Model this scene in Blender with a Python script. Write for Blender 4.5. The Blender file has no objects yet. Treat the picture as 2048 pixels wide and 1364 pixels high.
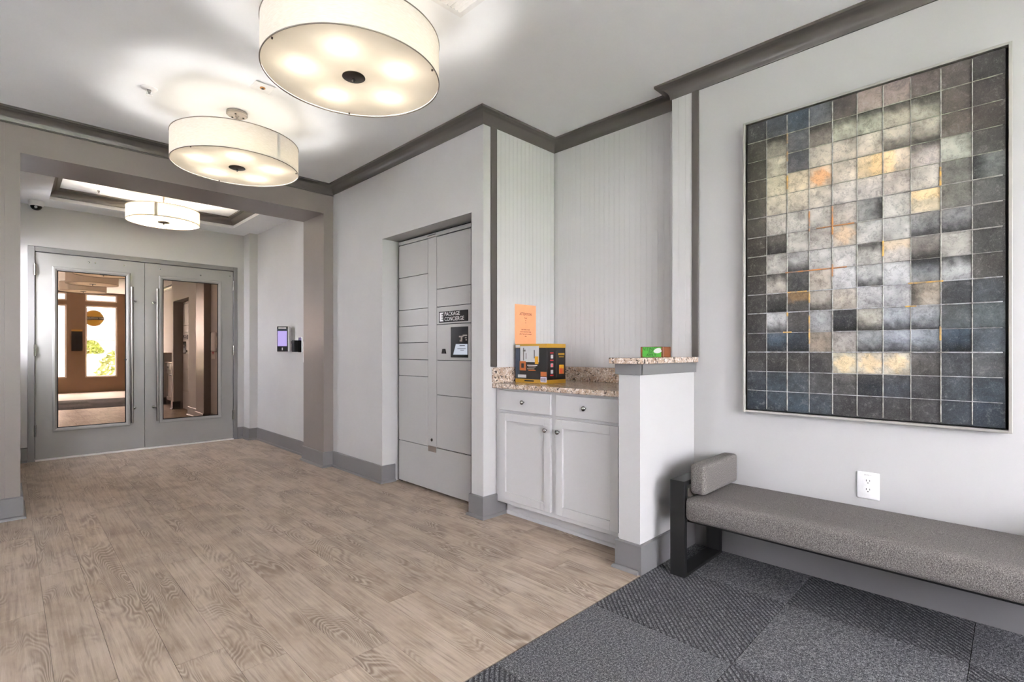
import bpy, bmesh, math, random
from mathutils import Vector, Matrix

# ------------------------------------------------------------------ camera, world, exposure
scene = bpy.context.scene
C = scene.collection
random.seed(7)
PI = math.pi

cam_data = bpy.data.cameras.new('camera')
cam_data.sensor_width = 36.0
cam_data.lens = 36.0 * 1007.0 / 2048.0
cam_data.shift_y = 20.0 / 2048.0
cam_data.clip_start = 0.02
cam = bpy.data.objects.new('camera', cam_data)
C.objects.link(cam)
cam.location = (0, 0, 1.1)
cam.rotation_euler = (PI / 2, 0, -PI / 4)
scene.camera = cam

world = bpy.data.worlds.new('overcast_sky')
scene.world = world
world.use_nodes = True
wn = world.node_tree.nodes
wn['Background'].inputs[0].default_value = (0.945, 0.905, 1.0, 1)
wn['Background'].inputs[1].default_value = 27.0

sun_data = bpy.data.lights.new('sun', 'SUN')
sun_data.energy = 330.0
sun_data.angle = 0.02
sun_data.color = (1.0, 0.955, 0.94)
sun = bpy.data.objects.new('sun', sun_data)
C.objects.link(sun)
sun.location = (12, -6, 12)
sun.rotation_euler = Vector((-0.75, -0.18, -0.65)).to_track_quat('-Z', 'Y').to_euler()

vs = scene.view_settings
vs.view_transform = 'Standard'
vs.look = 'None'
vs.gamma = 1.0
vs.use_curve_mapping = False
vs.exposure = 1.38
scene.cycles.use_denoising = True
scene.cycles.sample_clamp_indirect = 6.0
scene.cycles.max_bounces = 8
scene.cycles.caustics_reflective = False
scene.cycles.caustics_refractive = False

BULB = 95.0          # emission strength of the lamp bulbs

# ------------------------------------------------------------------ materials
def lin(r, g, b):
    f = lambda c: (c / 255.0) / 12.92 if c <= 10 else (((c / 255.0) + 0.055) / 1.055) ** 2.4
    return (f(r), f(g), f(b), 1.0)

MATS = {}
class NT:
    def __init__(self, name):
        self.m = bpy.data.materials.new(name)
        self.m.use_nodes = True
        self.t = self.m.node_tree
        self.b = self.t.nodes['Principled BSDF']
        self.out = self.t.nodes['Material Output']
        MATS[name] = self.m
    def n(self, typ, **kw):
        nd = self.t.nodes.new(typ)
        for k, v in kw.items():
            if k in nd.bl_rna.properties: setattr(nd, k, v)
            else: nd.inputs[k.replace('_', ' ')].default_value = v
        return nd
    def l(self, a, b): self.t.links.new(a, b)
    def coord(self, scale=(1, 1, 1), rot=(0, 0, 0), use='Object', rnd=0.0):
        tc = self.n('ShaderNodeTexCoord')
        mp = self.n('ShaderNodeMapping')
        mp.inputs['Scale'].default_value = scale
        mp.inputs['Rotation'].default_value = rot
        self.l(tc.outputs[use], mp.inputs['Vector'])
        if rnd:
            oi = self.n('ShaderNodeObjectInfo')
            ml = self.n('ShaderNodeMath', operation='MULTIPLY'); ml.inputs[1].default_value = rnd
            self.l(oi.outputs['Random'], ml.inputs[0])
            cb = self.n('ShaderNodeCombineXYZ')
            for i in range(3): self.l(ml.outputs[0], cb.inputs[i])
            self.l(cb.outputs[0], mp.inputs['Location'])
        return mp.outputs[0]
    def noise(self, vec, scale=5, detail=3, rough=0.55, dist=0.0):
        nd = self.n('ShaderNodeTexNoise')
        nd.inputs['Scale'].default_value = scale; nd.inputs['Detail'].default_value = detail
        nd.inputs['Roughness'].default_value = rough; nd.inputs['Distortion'].default_value = dist
        self.l(vec, nd.inputs['Vector'])
        return nd.outputs['Fac']
    def ramp(self, fac, stops, interp='LINEAR'):
        r = self.n('ShaderNodeValToRGB')
        r.color_ramp.interpolation = interp
        e = r.color_ramp.elements
        while len(e) < len(stops): e.new(0.5)
        for el, (p, c) in zip(e, stops):
            el.position = p; el.color = c if len(c) == 4 else (*c, 1)
        self.l(fac, r.inputs[0])
        return r.outputs[0]
    def mix(self, fac, a, b, blend='MIX'):
        m = self.n('ShaderNodeMix', data_type='RGBA', blend_type=blend)
        if isinstance(fac, float): m.inputs[0].default_value = fac
        else: self.l(fac, m.inputs[0])
        for s, v in ((6, a), (7, b)):
            if isinstance(v, tuple): m.inputs[s].default_value = v
            else: self.l(v, m.inputs[s])
        return m.outputs[2]
    def math(self, op, a, b=None):
        m = self.n('ShaderNodeMath', operation=op)
        for i, v in enumerate((a, b)):
            if v is None: continue
            if isinstance(v, (int, float)): m.inputs[i].default_value = v
            else: self.l(v, m.inputs[i])
        return m.outputs[0]
    def bump(self, h, strength=0.2, dist=0.01):
        b = self.n('ShaderNodeBump'); b.inputs['Strength'].default_value = strength
        b.inputs['Distance'].default_value = dist
        self.l(h, b.inputs['Height']); self.l(b.outputs[0], self.b.inputs['Normal'])
    def set(self, color=None, rough=None, metal=None, spec=None):
        if color is not None:
            if isinstance(color, tuple): self.b.inputs['Base Color'].default_value = color
            else: self.l(color, self.b.inputs['Base Color'])
        if rough is not None: self.b.inputs['Roughness'].default_value = rough
        if metal is not None: self.b.inputs['Metallic'].default_value = metal
        if spec is not None: self.b.inputs['Specular IOR Level'].default_value = spec

def paint(name, rgb, rough=0.5, var=0.04, bump=0.05, scale=60, spec=0.4):
    k = NT(name)
    v = k.coord()
    f = k.noise(v, 1.7, 4)
    c = lin(*rgb)
    lo = tuple(x * (1 - var) for x in c[:3]) + (1,); hi = tuple(min(1, x * (1 + var)) for x in c[:3]) + (1,)
    k.set(k.ramp(f, [(0.3, lo), (0.7, hi)]), rough, spec=spec)
    k.bump(k.noise(v, scale, 3), bump, 0.002)
    return k.m

def plain(name, rgb, rough=0.5, metal=0.0, spec=0.5):
    k = NT(name)
    v = k.coord(rnd=3.0)
    f = k.noise(v, 30, 2)
    c = lin(*rgb)
    k.set(k.ramp(f, [(0.3, tuple(x * 0.97 for x in c[:3]) + (1,)), (0.7, tuple(min(1, x * 1.03) for x in c[:3]) + (1,))]), rough, metal, spec)
    return k.m

def emit(name, rgb, strength):
    k = NT(name)
    e = k.n('ShaderNodeEmission'); e.inputs[0].default_value = lin(*rgb); e.inputs[1].default_value = strength
    k.l(e.outputs[0], k.out.inputs[0])
    return k.m

paint('wall_paint', (188, 187, 186), 0.6)
paint('ceiling_paint', (246, 248, 250), 0.7)
paint('bead_paint', (197, 196, 195), 0.45)
paint('trim_and_crown_shade', (76, 72, 68), 0.32, 0.05, 0.08, 40)  # dark edge strips; on the crown, shade put into the beam's grey
paint('portal_paint', (126, 119, 114), 0.34, 0.06, 0.1, 25)
paint('base_paint', (114, 113, 113), 0.32, 0.04, 0.06)
paint('door_paint', (142, 141, 139), 0.34, 0.07, 0.1, 14)
paint('lounge_floor', (206, 203, 198), 0.5)  # off-camera floor made pale to bounce light up to the ceiling
paint('lounge_wall', (240, 240, 240), 0.6)  # off-camera walls made white to boost the bounced light
paint('backlit_wall', (112, 88, 62), 0.6)  # backlit dimness of the window wall put into its colour
paint('cabinet_paint', (196, 195, 195), 0.38, 0.02, 0.02)
paint('locker_steel', (172, 171, 169), 0.36, 0.02, 0.03, 200)
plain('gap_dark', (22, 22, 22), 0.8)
plain('black_metal', (17, 17, 18), 0.5, spec=0.3)
plain('black_plastic', (15, 15, 16), 0.55, spec=0.25)
plain('screen_black', (7, 7, 8), 0.2, spec=0.25)
plain('white_plastic', (236, 236, 236), 0.35)
plain('slot_dark', (40, 38, 36), 0.7)
plain('chrome', (150, 149, 147), 0.14, 1.0)
plain('steel', (118, 115, 110), 0.36, 1.0)
plain('nickel', (150, 141, 132), 0.38, 0.7)
plain('bronze', (58, 50, 44), 0.35, 0.4)
plain('aluminium', (172, 169, 162), 0.4, 0.5)
plain('sill_white', (232, 230, 226), 0.5)
plain('orange_paper', (236, 160, 118), 0.85, spec=0.1)
plain('ink_red', (104, 42, 26), 0.8)
plain('ink_black', (26, 24, 24), 0.7)
plain('ink_white', (232, 232, 232), 0.7)
plain('gold_card', (176, 134, 42), 0.35, 0.15)
plain('black_card', (24, 22, 22), 0.3)
plain('blue_card', (38, 48, 62), 0.4)
plain('grey_card', (200, 200, 202), 0.5)
plain('amber_print', (176, 96, 44), 0.5)
plain('yellow_print', (200, 150, 26), 0.5)
plain('brown_card', (112, 58, 20), 0.55)
plain('green_card', (76, 164, 58), 0.6)
plain('ink_green', (10, 62, 12), 0.7)
plain('lilac_paper', (214, 208, 226), 0.8)
plain('red_print', (200, 40, 40), 0.5)
plain('rust_paint', (168, 110, 48), 0.6)
plain('house_siding', (128, 128, 130), 0.7)
plain('house_roof', (96, 96, 98), 0.8)
plain('road_asphalt', (98, 98, 100), 0.9)
plain('kerb_concrete', (220, 219, 218), 0.9)
plain('dark_glass', (44, 50, 58), 0.1)
for nm_, f_ in (('near', 1.0), ('mid', 1.2), ('far', 7.0)): emit('bulb_glow_' + nm_, (252, 248, 245) if nm_ != 'far' else (255, 241, 218), BULB * f_)
emit('screen_glow', (202, 184, 250), 0.36)
emit('lcd_paper', (220, 226, 240), 0.30)

# floor boards: contour lines of a stretched noise field read as cathedral grain and knots
k = NT('oak_plank')
v = k.coord(rnd=37.0)
v1 = k.coord(scale=(5.2, 0.95, 1), rnd=37.0)
v2 = k.coord(scale=(90, 3.2, 1), rnd=37.0)
v3 = k.coord(scale=(2.2, 1.1, 1), rnd=61.0)
field = k.noise(v1, 1.15, 2.0, 0.45, 0.35)
rings = k.math('MULTIPLY_ADD', k.math('SINE', k.math('MULTIPLY', field, 290.0)), 0.5)
rings.node.inputs[2].default_value = 0.5
ringm = k.ramp(k.noise(v3, 2.6, 3, 0.6), [(0.48, (0, 0, 0)), (0.64, (1, 1, 1))])
fine = k.noise(v2, 1.0, 4, 0.65, 0.2)
cloud = k.noise(v3, 3.2, 4, 0.6)
base = k.ramp(cloud, [(0.30, lin(140, 122, 105)), (0.48, lin(164, 147, 130)), (0.68, lin(177, 161, 145))])
patch = k.mix(k.math('MULTIPLY', ringm, 0.62), base, lin(120, 103, 88))
line = k.ramp(rings, [(0.45, (0, 0, 0)), (0.95, (1, 1, 1))])
dline = k.ramp(rings, [(0.02, (1, 1, 1)), (0.30, (0, 0, 0))])
c1 = k.mix(k.math('MULTIPLY', line, k.math('MULTIPLY', ringm, 0.55)), patch, lin(190, 176, 161))
c1 = k.mix(k.math('MULTIPLY', dline, k.math('MULTIPLY', ringm, 0.40)), c1, lin(92, 77, 64))
c2 = k.mix(k.math('MULTIPLY', k.ramp(fine, [(0.52, (0, 0, 0)), (0.70, (1, 1, 1))]), 0.55), c1, lin(108, 92, 78))
c3 = k.mix(k.math('MULTIPLY', k.ramp(fine, [(0.32, (1, 1, 1)), (0.46, (0, 0, 0))]), 0.45), c2, lin(192, 178, 163))
oi = k.n('ShaderNodeObjectInfo')
hue = k.n('ShaderNodeHueSaturation')
hue.inputs['Saturation'].default_value = 0.95
k.l(k.math('ADD', k.math('MULTIPLY', oi.outputs['Random'], 0.15), 1.02), hue.inputs['Value'])
k.l(c3, hue.inputs['Color'])
k.set(hue.outputs[0], 0.42, spec=0.35)
k.bump(fine, 0.12, 0.002)

def carpet(name, ribbed):
    k = NT(name)
    v = k.coord(rnd=11.0)
    g = k.noise(v, 330, 2, 0.7)
    g2 = k.noise(v, 120, 3, 0.7)
    cl = k.noise(v, 4, 2)
    sp = k.math('ADD', k.math('MULTIPLY', g, 0.6), k.math('MULTIPLY', g2, 0.4))
    col = k.ramp(sp, [(0.38, lin(32, 32, 34)), (0.5, lin(80, 80, 82)), (0.62, lin(160, 160, 161))])
    col = k.mix(k.math('MULTIPLY', cl, 0.16), col, lin(62, 67, 82))
    h = sp
    if ribbed:
        vr = k.coord(rot=(0, 0, PI / 4))
        w = k.n('ShaderNodeTexWave', wave_type='BANDS', bands_direction='X', wave_profile='SIN')
        w.inputs['Scale'].default_value = 1.0 / 0.0175 * 2 * PI / 20.0
        w.inputs['Distortion'].default_value = 0.5; w.inputs['Detail Scale'].default_value = 6.0
        k.l(vr, w.inputs['Vector'])
        r = k.ramp(w.outputs['Fac'], [(0.1, (0, 0, 0)), (0.6, (1, 1, 1))])
        col = k.mix(k.math('MULTIPLY', k.math('SUBTRACT', 1.0, r), 0.75), col, lin(40, 40, 44))
        h = k.math('ADD', k.math('MULTIPLY', r, 1.5), sp)
    k.set(col, 0.95, spec=0.1)
    k.bump(h, 0.6, 0.004)
carpet('carpet_plain', False)
carpet('carpet_rib', True)

k = NT('bench_fabric')
va = k.coord(scale=(900, 300, 300)); vb = k.coord(scale=(300, 900, 300)); v = k.coord()
na = k.noise(va, 1.0, 2, 0.6); nb = k.noise(vb, 1.0, 2, 0.6)
wv = k.math('ADD', k.math('MULTIPLY', na, 0.5), k.math('MULTIPLY', nb, 0.5))
col = k.ramp(wv, [(0.36, lin(56, 53, 51)), (0.5, lin(100, 96, 93)), (0.64, lin(146, 142, 138))])
k.set(col, 0.9, spec=0.15)
k.bump(wv, 0.35, 0.002)

k = NT('granite')
v = k.coord()
va = k.coord(scale=(1, 1, 1))
vo = k.n('ShaderNodeTexVoronoi', feature='F1'); vo.inputs['Scale'].default_value = 120
nz = k.n('ShaderNodeTexNoise'); nz.inputs['Scale'].default_value = 40; k.l(v, nz.inputs['Vector'])
mv = k.mix(0.04, v, nz.outputs['Color'], 'ADD')
k.l(mv, vo.inputs['Vector'])
n1 = k.noise(v, 62, 3, 0.6, 0.8); n2 = k.noise(v, 18, 3)
col = k.ramp(n2, [(0.3, lin(158, 132, 110)), (0.5, lin(184, 164, 146)), (0.7, lin(206, 192, 178))])
bw = k.n('ShaderNodeRGBToBW'); k.l(vo.outputs['Color'], bw.inputs[0])
col = k.mix(k.ramp(bw.outputs[0], [(0.62, (0, 0, 0)), (0.8, (0.7, 0.7, 0.7))]), col, lin(236, 230, 224))
col = k.mix(k.ramp(n1, [(0.565, (0, 0, 0)), (0.61, (0.92, 0.92, 0.92))]), col, lin(58, 50, 48))
col = k.mix(k.ramp(n1, [(0.30, (0.6, 0.6, 0.6)), (0.37, (0, 0, 0))]), col, lin(148, 112, 92))
k.set(col, 0.16, spec=0.5)

k = NT('lamp_shade')
v = k.coord(scale=(1, 1, 1)); f = k.noise(k.coord(scale=(40, 40, 500)), 1.0, 2)
dc = k.ramp(f, [(0.3, lin(232, 229, 222)), (0.7, lin(246, 244, 240))])
df = k.n('ShaderNodeBsdfDiffuse'); tl = k.n('ShaderNodeBsdfTranslucent'); ms = k.n('ShaderNodeMixShader'); ms.inputs[0].default_value = 0.032
k.l(dc, df.inputs[0]); tl.inputs[0].default_value = lin(252, 226, 186)
k.l(df.outputs[0], ms.inputs[1]); k.l(tl.outputs[0], ms.inputs[2]); k.l(ms.outputs[0], k.out.inputs[0])

k = NT('lamp_diffuser')
f = k.noise(k.coord(), 8, 2)
dc = k.ramp(f, [(0.3, lin(236, 232, 222)), (0.7, lin(242, 238, 230))])
df = k.n('ShaderNodeBsdfDiffuse'); tl = k.n('ShaderNodeBsdfTranslucent'); ms = k.n('ShaderNodeMixShader'); ms.inputs[0].default_value = 0.064
k.l(dc, df.inputs[0]); tl.inputs[0].default_value = lin(255, 238, 208)
k.l(df.outputs[0], ms.inputs[1]); k.l(tl.outputs[0], ms.inputs[2]); k.l(ms.outputs[0], k.out.inputs[0])

k = NT('mirror_glass')     # bronze reflective film on the door glass
f = k.noise(k.coord(), 2.0, 2)
k.set(k.ramp(f, [(0.3, (0.35, 0.255, 0.195, 1)), (0.7, (0.365, 0.265, 0.205, 1))]), 0.012, 1.0)

k = NT('clear_glass')
f = k.noise(k.coord(), 2.0, 2)
tr = k.n('ShaderNodeBsdfTransparent'); gl = k.n('ShaderNodeBsdfGlossy'); ms = k.n('ShaderNodeMixShader')
gl.inputs['Roughness'].default_value = 0.02; ms.inputs[0].default_value = 0.06
k.l(k.ramp(f, [(0, (0.95, 0.97, 0.96, 1)), (1, (0.97, 0.98, 0.98, 1))]), tr.inputs[0])
k.l(tr.outputs[0], ms.inputs[1]); k.l(gl.outputs[0], ms.inputs[2]); k.l(ms.outputs[0], k.out.inputs[0])

k = NT('art_tile')      # pigment is painted per square, the shader adds fine scrapes and relief
at = k.n('ShaderNodeAttribute', attribute_name='pigment')
v = k.coord(rnd=29.0)
big = k.noise(v, 30, 5, 0.7, 0.8); small = k.noise(v, 140, 4, 0.7, 0.6)
fac = k.math('ADD', k.math('MULTIPLY', big, 0.6), k.math('MULTIPLY', small, 0.4))
dark = k.mix(1.0, at.outputs['Color'], (0.5, 0.5, 0.51, 1), 'MULTIPLY')
lite = k.mix(0.22, at.outputs['Color'], (0.55, 0.54, 0.50, 1))
m1 = k.mix(k.ramp(fac, [(0.36, (1, 1, 1)), (0.52, (0, 0, 0))]), at.outputs['Color'], dark)
m2 = k.mix(k.ramp(fac, [(0.54, (0, 0, 0)), (0.70, (1, 1, 1))]), m1, lite)
scr = k.noise(k.coord(rnd=29.0, scale=(1, 1.6, 0.7)), 34, 2, 0.5, 5.0)
m3 = k.mix(k.ramp(scr, [(0.495, (0, 0, 0)), (0.5, (0.42, 0.42, 0.42)), (0.512, (0, 0, 0))]), m2, k.mix(0.5, at.outputs['Color'], lin(210, 208, 198)))
k.set(m3, 0.5, spec=0.25)
k.bump(fac, 0.6, 0.004)

k = NT('art_ridge')
oi = k.n('ShaderNodeObjectInfo')
f = k.noise(k.coord(scale=(1, 1, 1), rnd=9.0), 24, 4, 0.7)
k.set(k.mix(k.ramp(f, [(0.35, (1, 1, 1)), (0.62, (0, 0, 0))]), oi.outputs['Color'], lin(104, 100, 94)), 0.4)

k = NT('grass_lawn')
f = k.noise(k.coord(), 6, 4)
k.set(k.ramp(f, [(0.3, lin(74, 86, 58)), (0.7, lin(98, 110, 80))]), 0.9)
k = NT('leaf_green')
f = k.noise(k.coord(rnd=5.0), 14, 3)
k.set(k.ramp(f, [(0.3, lin(50, 68, 22)), (0.7, lin(104, 118, 54))]), 0.7)
k = NT('field_stone')
vo = k.n('ShaderNodeTexVoronoi'); vo.inputs['Scale'].default_value = 4.0
k.l(k.coord(), vo.inputs['Vector'])
bw = k.n('ShaderNodeRGBToBW'); k.l(vo.outputs['Color'], bw.inputs[0])
k.set(k.ramp(bw.outputs[0], [(0.2, lin(86, 66, 56)), (0.8, lin(126, 112, 104))]), 0.9)

# ------------------------------------------------------------------ mesh helpers
def V(*a): return Vector(a)

def bx(bm, x0, x1, y0, y1, z0, z1, bevel=0.0, seg=1):
    if x0 > x1: x0, x1 = x1, x0
    if y0 > y1: y0, y1 = y1, y0
    if z0 > z1: z0, z1 = z1, z0
    vs_ = [bm.verts.new(p) for p in ((x0, y0, z0), (x1, y0, z0), (x1, y1, z0), (x0, y1, z0), (x0, y0, z1), (x1, y0, z1), (x1, y1, z1), (x0, y1, z1))]
    fs = [bm.faces.new([vs_[i] for i in q]) for q in ((3, 2, 1, 0), (4, 5, 6, 7), (0, 1, 5, 4), (1, 2, 6, 5), (2, 3, 7, 6), (3, 0, 4, 7))]
    if bevel:
        es = list({e for f in fs for e in f.edges})
        bmesh.ops.bevel(bm, geom=es, offset=bevel, segments=seg, profile=0.5, affect='EDGES')
    return bm

def box(x0, x1, y0, y1, z0, z1, bevel=0.0, seg=1):
    return bx(bmesh.new(), x0, x1, y0, y1, z0, z1, bevel, seg)

def lathe(bm, prof, centre=(0, 0, 0), axis='Z', n=32, caps=True):
    """prof: list of (radius, along-axis)"""
    cx, cy, cz = centre
    rings = []
    for r, h in prof:
        ring = []
        for i in range(n):
            a = 2 * PI * i / n
            u, w = r * math.cos(a), r * math.sin(a)
            p = {'Z': (cx + u, cy + w, cz + h), 'X': (cx + h, cy + u, cz + w), 'Y': (cx + w, cy + h, cz + u)}[axis]
            ring.append(bm.verts.new(p))
        rings.append(ring)
    for a, b in zip(rings, rings[1:]):
        for i in range(n):
            j = (i + 1) % n
            bm.faces.new((a[i], a[j], b[j], b[i]))
    if caps:
        bm.faces.new(list(reversed(rings[0]))); bm.faces.new(rings[-1])
    return bm

def tube(bm, p0, p1, r, n=16):
    p0, p1 = Vector(p0), Vector(p1)
    d = (p1 - p0).normalized()
    a = d.orthogonal().normalized(); b = d.cross(a)
    r0 = [bm.verts.new(p0 + (a * math.cos(2 * PI * i / n) + b * math.sin(2 * PI * i / n)) * r) for i in range(n)]
    r1 = [bm.verts.new(p1 + (a * math.cos(2 * PI * i / n) + b * math.sin(2 * PI * i / n)) * r) for i in range(n)]
    for i in range(n):
        j = (i + 1) % n
        bm.faces.new((r0[i], r0[j], r1[j], r1[i]))
    bm.faces.new(list(reversed(r0))); bm.faces.new(r1)
    return bm

def torus(bm, c, R, r, n=64, m=8):
    g = []
    for i in range(n):
        a = 2 * PI * i / n
        row = []
        for j in range(m):
            b = 2 * PI * j / m
            rr = R + r * math.cos(b)
            row.append(bm.verts.new((c[0] + rr * math.cos(a), c[1] + rr * math.sin(a), c[2] + r * math.sin(b))))
        g.append(row)
    for i in range(n):
        for j in range(m):
            bm.faces.new((g[i][j], g[(i + 1) % n][j], g[(i + 1) % n][(j + 1) % m], g[i][(j + 1) % m]))
    return bm

def sweep(bm, path, prof, closed=False):
    """sweep a closed profile [(out, z)] along an XY wall line; 'out' goes to the right of travel; mitred"""
    n = len(path)
    rings = []
    for i in range(n):
        p = Vector(path[i])
        dirs = []
        if closed or i > 0: dirs.append((p - Vector(path[i - 1])).normalized())
        if closed or i < n - 1: dirs.append((Vector(path[(i + 1) % n]) - p).normalized())
        ns = [Vector((d.y, -d.x)) for d in dirs]
        if len(ns) == 2:
            m = ns[0] + ns[1]
            m = m / (m.dot(ns[0]))
        else: m = ns[0]
        rings.append([bm.verts.new((p.x + m.x * o, p.y + m.y * o, z)) for o, z in prof])
    cnt = n if closed else n - 1
    for i in range(cnt):
        a, b = rings[i], rings[(i + 1) % n]
        for j in range(len(prof)):
            q = (j + 1) % len(prof)
            bm.faces.new((a[j], a[q], b[q], b[j]))
    if not closed:
        bm.faces.new(rings[0]); bm.faces.new(list(reversed(rings[-1])))
    return bm

def finish(bm, smooth=None):
    bmesh.ops.recalc_face_normals(bm, faces=bm.faces)
    me = bpy.data.meshes.new('mesh')
    bm.to_mesh(me); bm.free()
    if smooth is not None:
        for p in me.polygons: p.use_smooth = True
        me.set_sharp_from_angle(angle=math.radians(smooth))
    return me

def loc_of(o):
    v = Vector((0, 0, 0))
    while o is not None:
        v = v + o.location; o = o.parent
    return v

def obj(name, bm, mat, parent=None, smooth=None, origin=None):
    """bm is in world coordinates; the object's origin goes to 'origin' (default: the parent's)"""
    base = loc_of(parent) if parent is not None else Vector((0, 0, 0))
    og = Vector(origin) if origin is not None else base
    bmesh.ops.translate(bm, verts=bm.verts, vec=-og)
    me = finish(bm, smooth)
    me.name = name
    o = bpy.data.objects.new(name, me)
    me.materials.append(MATS[mat] if isinstance(mat, str) else mat)
    C.objects.link(o)
    o.parent = parent
    o.location = og - base
    return o

def inst(name, src, parent, loc):
    o = src.copy()
    o.name = name
    C.objects.link(o)
    o.parent = parent
    o.location = Vector(loc) - (loc_of(parent) if parent is not None else Vector((0, 0, 0)))
    return o

def tag(o, label, cat, group=None):
    o['label'] = label; o['category'] = cat
    if group: o['group'] = group
    return o

def thing(name, label, cat, loc, group=None):
    o = bpy.data.objects.new(name, None)
    o.empty_display_size = 0.1
    C.objects.link(o); o.location = loc
    return tag(o, label, cat, group)

def struct(name, bm, mat, label=None, parent=None, smooth=None):
    o = obj(name, bm, mat, parent, smooth)
    o['kind'] = 'structure'
    if label: o['label'] = label
    return o

def sroot(name, label, loc=(0, 0, 0)):
    o = bpy.data.objects.new(name, None); C.objects.link(o); o.location = loc
    o['kind'] = 'structure'; o['label'] = label
    return o

def text(name, body, size, mat, parent, org, xdir, wide=1.0, depth=0.0006, align='CENTER', up=(0, 0, 1)):
    cu = bpy.data.curves.new(name, 'FONT')
    cu.body = body; cu.size = size; cu.align_x = align; cu.align_y = 'CENTER'; cu.extrude = depth / 2
    cu.resolution_u = 2
    to = bpy.data.objects.new(name, cu)
    me = bpy.data.meshes.new_from_object(to)
    bpy.data.objects.remove(to); bpy.data.curves.remove(cu)
    x = Vector(xdir); u = Vector(up); nrm = x.cross(u)
    base = loc_of(parent)
    for v_ in me.vertices:
        p = v_.co
        v_.co = Vector(org) - base + x * (p.x * wide) + u * p.y + nrm * p.z
    me.name = name
    me.materials.append(MATS[mat])
    o = bpy.data.objects.new(name, me); C.objects.link(o); o.parent = parent
    return o

def grid_obj(name, n, fn, mat, parent=None): pass

RX = (0, -1, 0)     # reading direction on faces that look to -X
RY = (1, 0, 0)      # reading direction on faces that look to -Y

# ------------------------------------------------------------------ key dimensions (metres)
XW = 2.2            # locker wall face
XP = 2.789          # bench wall face
XN = 2.917          # niche back
YN = 2.466          # niche left side
YE = 1.441          # niche right edge
YB, YB2 = 4.62, 5.08   # portal front / back
YD = 6.9            # door wall
ZC = 2.67           # main ceiling
ZV = 2.555          # vestibule ceiling
YK = -3.6           # wall behind the camera
XL = -4.4           # far left wall

# ------------------------------------------------------------------ structure: floor
floor = obj('floor', box(XL - 0.1, 3.1, YK - 0.1, YD + 0.15, -0.12, -0.007), 'gap_dark')
floor['kind'] = 'structure'; floor['label'] = 'wood plank and carpet tile floor'
PW, PL, PX0 = 0.1523, 1.22, 0.108
pb = box(-PW / 2 + 0.0007, PW / 2 - 0.0007, -0.5, 0.5, -0.007, 0)
plank_src = {}
def plank_mesh(length):
    key = round(length, 3)
    if key not in plank_src:
        bm = box(-PW / 2 + 0.0006, PW / 2 - 0.0006, -length / 2 + 0.0006, length / 2 - 0.0006, -0.007, 0)
        me = finish(bm); me.name = 'plank'; me.materials.append(MATS['oak_plank'])
        plank_src[key] = me
    return plank_src[key]
YC = 1.298
fixed_ends = {2: 3.295, 4: 2.85, 5: 2.90, 6: 2.50, 11: 1.854}
for c in range(-2, 16):
    xc = PX0 + (c + 0.5) * PW
    e0 = fixed_ends.get(c, YC + random.uniform(0.25, 1.15))
    while e0 - PL > YC + 0.1: e0 -= PL
    cuts = [YC] + [e0 + i * PL for i in range(6) if YC + 0.08 < e0 + i * PL < YD - 0.05] + [YD]
    for a, b in zip(cuts, cuts[1:]):
        o = bpy.data.objects.new('plank', plank_mesh(b - a))
        C.objects.link(o); o.parent = floor; o.location = (xc, (a + b) / 2, 0)
obj('lounge_floor', box(XL, PX0 - 2 * PW, YC, YB, -0.007, 0), 'lounge_floor', floor)
# carpet tiles
T = 0.59
def tile_mesh(mat):
    bm = box(-T / 2 + 0.0008, T / 2 - 0.0008, -T / 2 + 0.0008, T / 2 - 0.0008, -0.007, 0.001, 0.0015)
    me = finish(bm); me.name = 'carpet_tile'; me.materials.append(MATS[mat]); return me
tm = {0: tile_mesh('carpet_rib'), 1: tile_mesh('carpet_plain')}
for i in range(-4, 2):
    for j in range(0, 4):
        x0 = 1.80 + i * T; y1 = 1.295 - j * T
        o = bpy.data.objects.new('carpet_tile', tm[(i + j) % 2]); C.objects.link(o); o.parent = floor
        o.location = (x0 + T / 2, y1 - T / 2, 0)
bmf = box(XL, 1.80 - 4 * T, YK, 1.295, -0.007, 0.0); bx(bmf, 1.80 - 4 * T, 3.0, YK, 1.295 - 4 * T, -0.007, 0.0)
obj('lounge_floor', bmf, 'lounge_floor', floor)

# ------------------------------------------------------------------ structure: walls
OY0, OY1, OZ = 2.585, 3.728, 2.032      # locker recess
bm = box(XW, 3.05, OY1, YD + 0.12, 0, ZC)
bx(bm, XW, 3.05, OY0, OY1, OZ, ZC); bx(bm, XW, 3.05, YN, OY0, 0, ZC); bx(bm, 2.9, 3.05, OY0, OY1, 0, OZ)
wall_right = struct('wall_right', bm, 'wall_paint', 'light grey wall with the locker recess')
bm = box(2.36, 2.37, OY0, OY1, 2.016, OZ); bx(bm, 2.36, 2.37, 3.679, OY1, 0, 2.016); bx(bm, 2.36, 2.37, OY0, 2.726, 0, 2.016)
obj('recess_shade', bm, 'gap_dark', wall_right)  # dark strips standing in for the shade around the locker
wall_niche = struct('wall_niche', box(XN, 3.05, YE - 0.05, YN, 0, ZC), 'wall_paint', 'back wall of the counter niche')
wall_bench = struct('wall_bench', box(XP, 3.05, YK, YE, 0, ZC), 'wall_paint', 'light grey wall behind the bench and painting')
wall_pony = struct('wall_pony', box(XW, XP - 0.0005, 1.308, 1.43, 0, 1.036), 'wall_paint', 'half-height wall ending the counter')
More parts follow.
